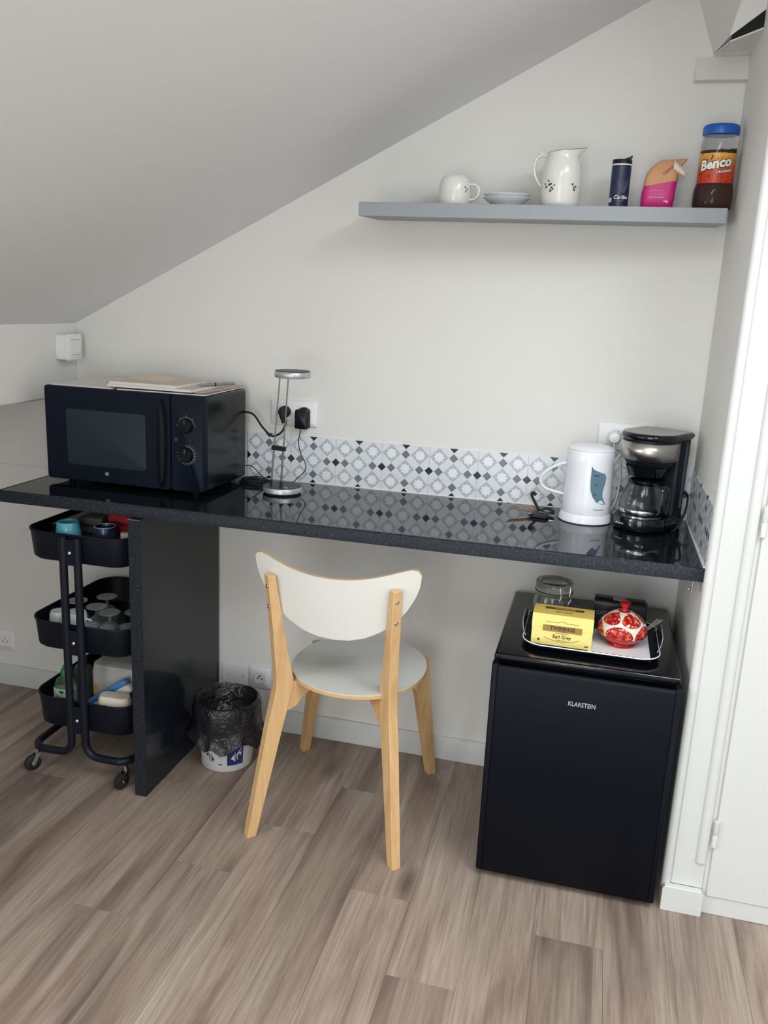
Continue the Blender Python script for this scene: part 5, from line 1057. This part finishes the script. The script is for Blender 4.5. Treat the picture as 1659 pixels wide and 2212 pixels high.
MB().loft([lp(rrect(0.092, 0.044, 0.018, 5), 0.001), lp(rrect(0.102, 0.052, 0.022, 5), 0.012), lp(rrect(0.102, 0.052, 0.022, 5), 0.098), lp(rrect(0.090, 0.040, 0.016, 5), 0.112)], True, True, True).build('foam', 'sponge_white', sg)
# ================================================================== waste bin and its bag
BX, BY = -1.327, -0.243
bn = thing('waste_bin', 'white pail with blue fish pictures used as bin', 'bin', (BX, BY, 0))
def rb(z): return 0.080 + 0.016 * z / 0.21
MB().lathe([(0.076, 0.0003), (rb(0.004), 0.004), (rb(0.21), 0.210), (rb(0.21) - 0.002, 0.210), (rb(0.01) - 0.002, 0.006), (0.0, 0.006)], 48, cap0=True).build('pail', 'pail_white', bn)
def onp(th, z, h=0.0004): r = rb(z) + h; return (r * math.cos(th), r * math.sin(th), z)
def decal(name, mat, polys, th0, z0, flip=1, h=0.0005, sc=1.0):
    m = MB()
    for poly in polys:
        n = len(poly)
        m.loft([[onp(th0 + flip * u * sc / 0.083, z0 + v * sc, h - 0.0006) for u, v in poly], [onp(th0 + flip * u * sc / 0.083, z0 + v * sc, h) for u, v in poly]], False, True, False)
    return m.build(name, mat, bn)
def grid(u0, v0, u1, v1, n=6): return [[(u0 + (u1 - u0) * k / n, v0), (u0 + (u1 - u0) * (k + 1) / n, v0), (u0 + (u1 - u0) * (k + 1) / n, v1), (u0 + (u1 - u0) * k / n, v1)] for k in range(n)]
fish = [[(-0.020, 0.024), (-0.013, 0.018), (-0.006, 0.010), (-0.002, 0.000), (-0.004, -0.010), (-0.008, -0.014), (-0.005, -0.004), (-0.008, 0.008), (-0.014, 0.016)],
        [(-0.019, 0.012), (-0.014, 0.009), (-0.008, 0.012), (-0.010, 0.004), (-0.014, 0.002), (-0.017, -0.004), (-0.016, 0.003)],
        [(0.003, 0.006), (0.008, 0.000), (0.013, -0.007), (0.009, -0.012), (0.005, -0.010), (0.004, -0.016), (0.000, -0.017), (0.002, -0.010), (0.005, -0.004)],
        [(-0.001, 0.012), (0.002, 0.007), (0.003, -0.004), (0.000, -0.012), (0.0015, -0.003), (0.000, 0.006)]]
AF = -PI / 2 + 0.42
decal('fish_print', 'pail_blue', fish, AF - 0.62, 0.052)
decal('picture_square', 'pail_blue', grid(-0.026, 0.026, 0.026, 0.092), AF + 0.33, 0.0)
decal('fish_print', 'pail_white', fish, AF + 0.33, 0.058, -1, 0.0010, 1.1)
decal('picture_square', 'pail_blue', grid(-0.026, 0.026, 0.026, 0.092), AF - 1.62, 0.0)
for z, s in ((0.079, 0.0036), (0.067, 0.0026), (0.057, 0.0018)):
    MB().tube([onp(AF - 0.26 + s * math.cos(k * PI / 6) / 0.083, z + s * math.sin(k * PI / 6), 0.0003) for k in range(12)], 0.0005, 5, True).build('bubble_print', 'text_black', bn)
m = MB()
for k in (-1, 0, 1): m.lathe([(0.0022, 0), (0.0, 0.0004)], 8, (k * 0.0036, 0, 0))
m.build('maker_mark', 'text_black', bn, onp(AF - 0.24, 0.030, 0.0004), (PI / 2, 0, AF - 0.24 + PI / 2))
m = MB(); NB = 72; loops = []
def bagring(r, z, amp, ph, drop=0.0):
    out = []
    for j in range(NB):
        a = 2 * PI * j / NB; n1 = noise.noise(Vector((3 * math.cos(a) + ph, 3 * math.sin(a), z * 14))); n2 = noise.noise(Vector((8 * math.cos(a), 8 * math.sin(a) + ph, z * 30)))
        rr = max(r + amp * n1 + amp * 0.6 * n2, 0.0); out.append((rr * math.cos(a), rr * math.sin(a), z + 0.5 * amp * n2 + drop * (n1 + 0.35 * math.cos(a - 3.6))))
    return out
for r, z, amp, dp in ((0.126, 0.098, 0.008, 0.030), (0.119, 0.112, 0.009, 0.018), (0.110, 0.130, 0.007, 0.006), (0.1085, 0.155, 0.006, 0), (0.110, 0.180, 0.006, 0), (0.108, 0.205, 0.005, 0), (0.103, 0.222, 0.003, 0.004), (0.096, 0.225, 0.003, 0.004), (0.088, 0.212, 0.005, 0), (0.080, 0.180, 0.007, 0), (0.068, 0.145, 0.008, 0), (0.045, 0.120, 0.010, 0), (0.015, 0.112, 0.006, 0)):
    loops.append(bagring(r, z, amp, 4.2, dp))
m.loft(loops, False, True, True)
m.build('bin_liner', 'bin_bag', None, (BX, BY, 0), tag=('crumpled black plastic bag lining the white pail', 'bag'))
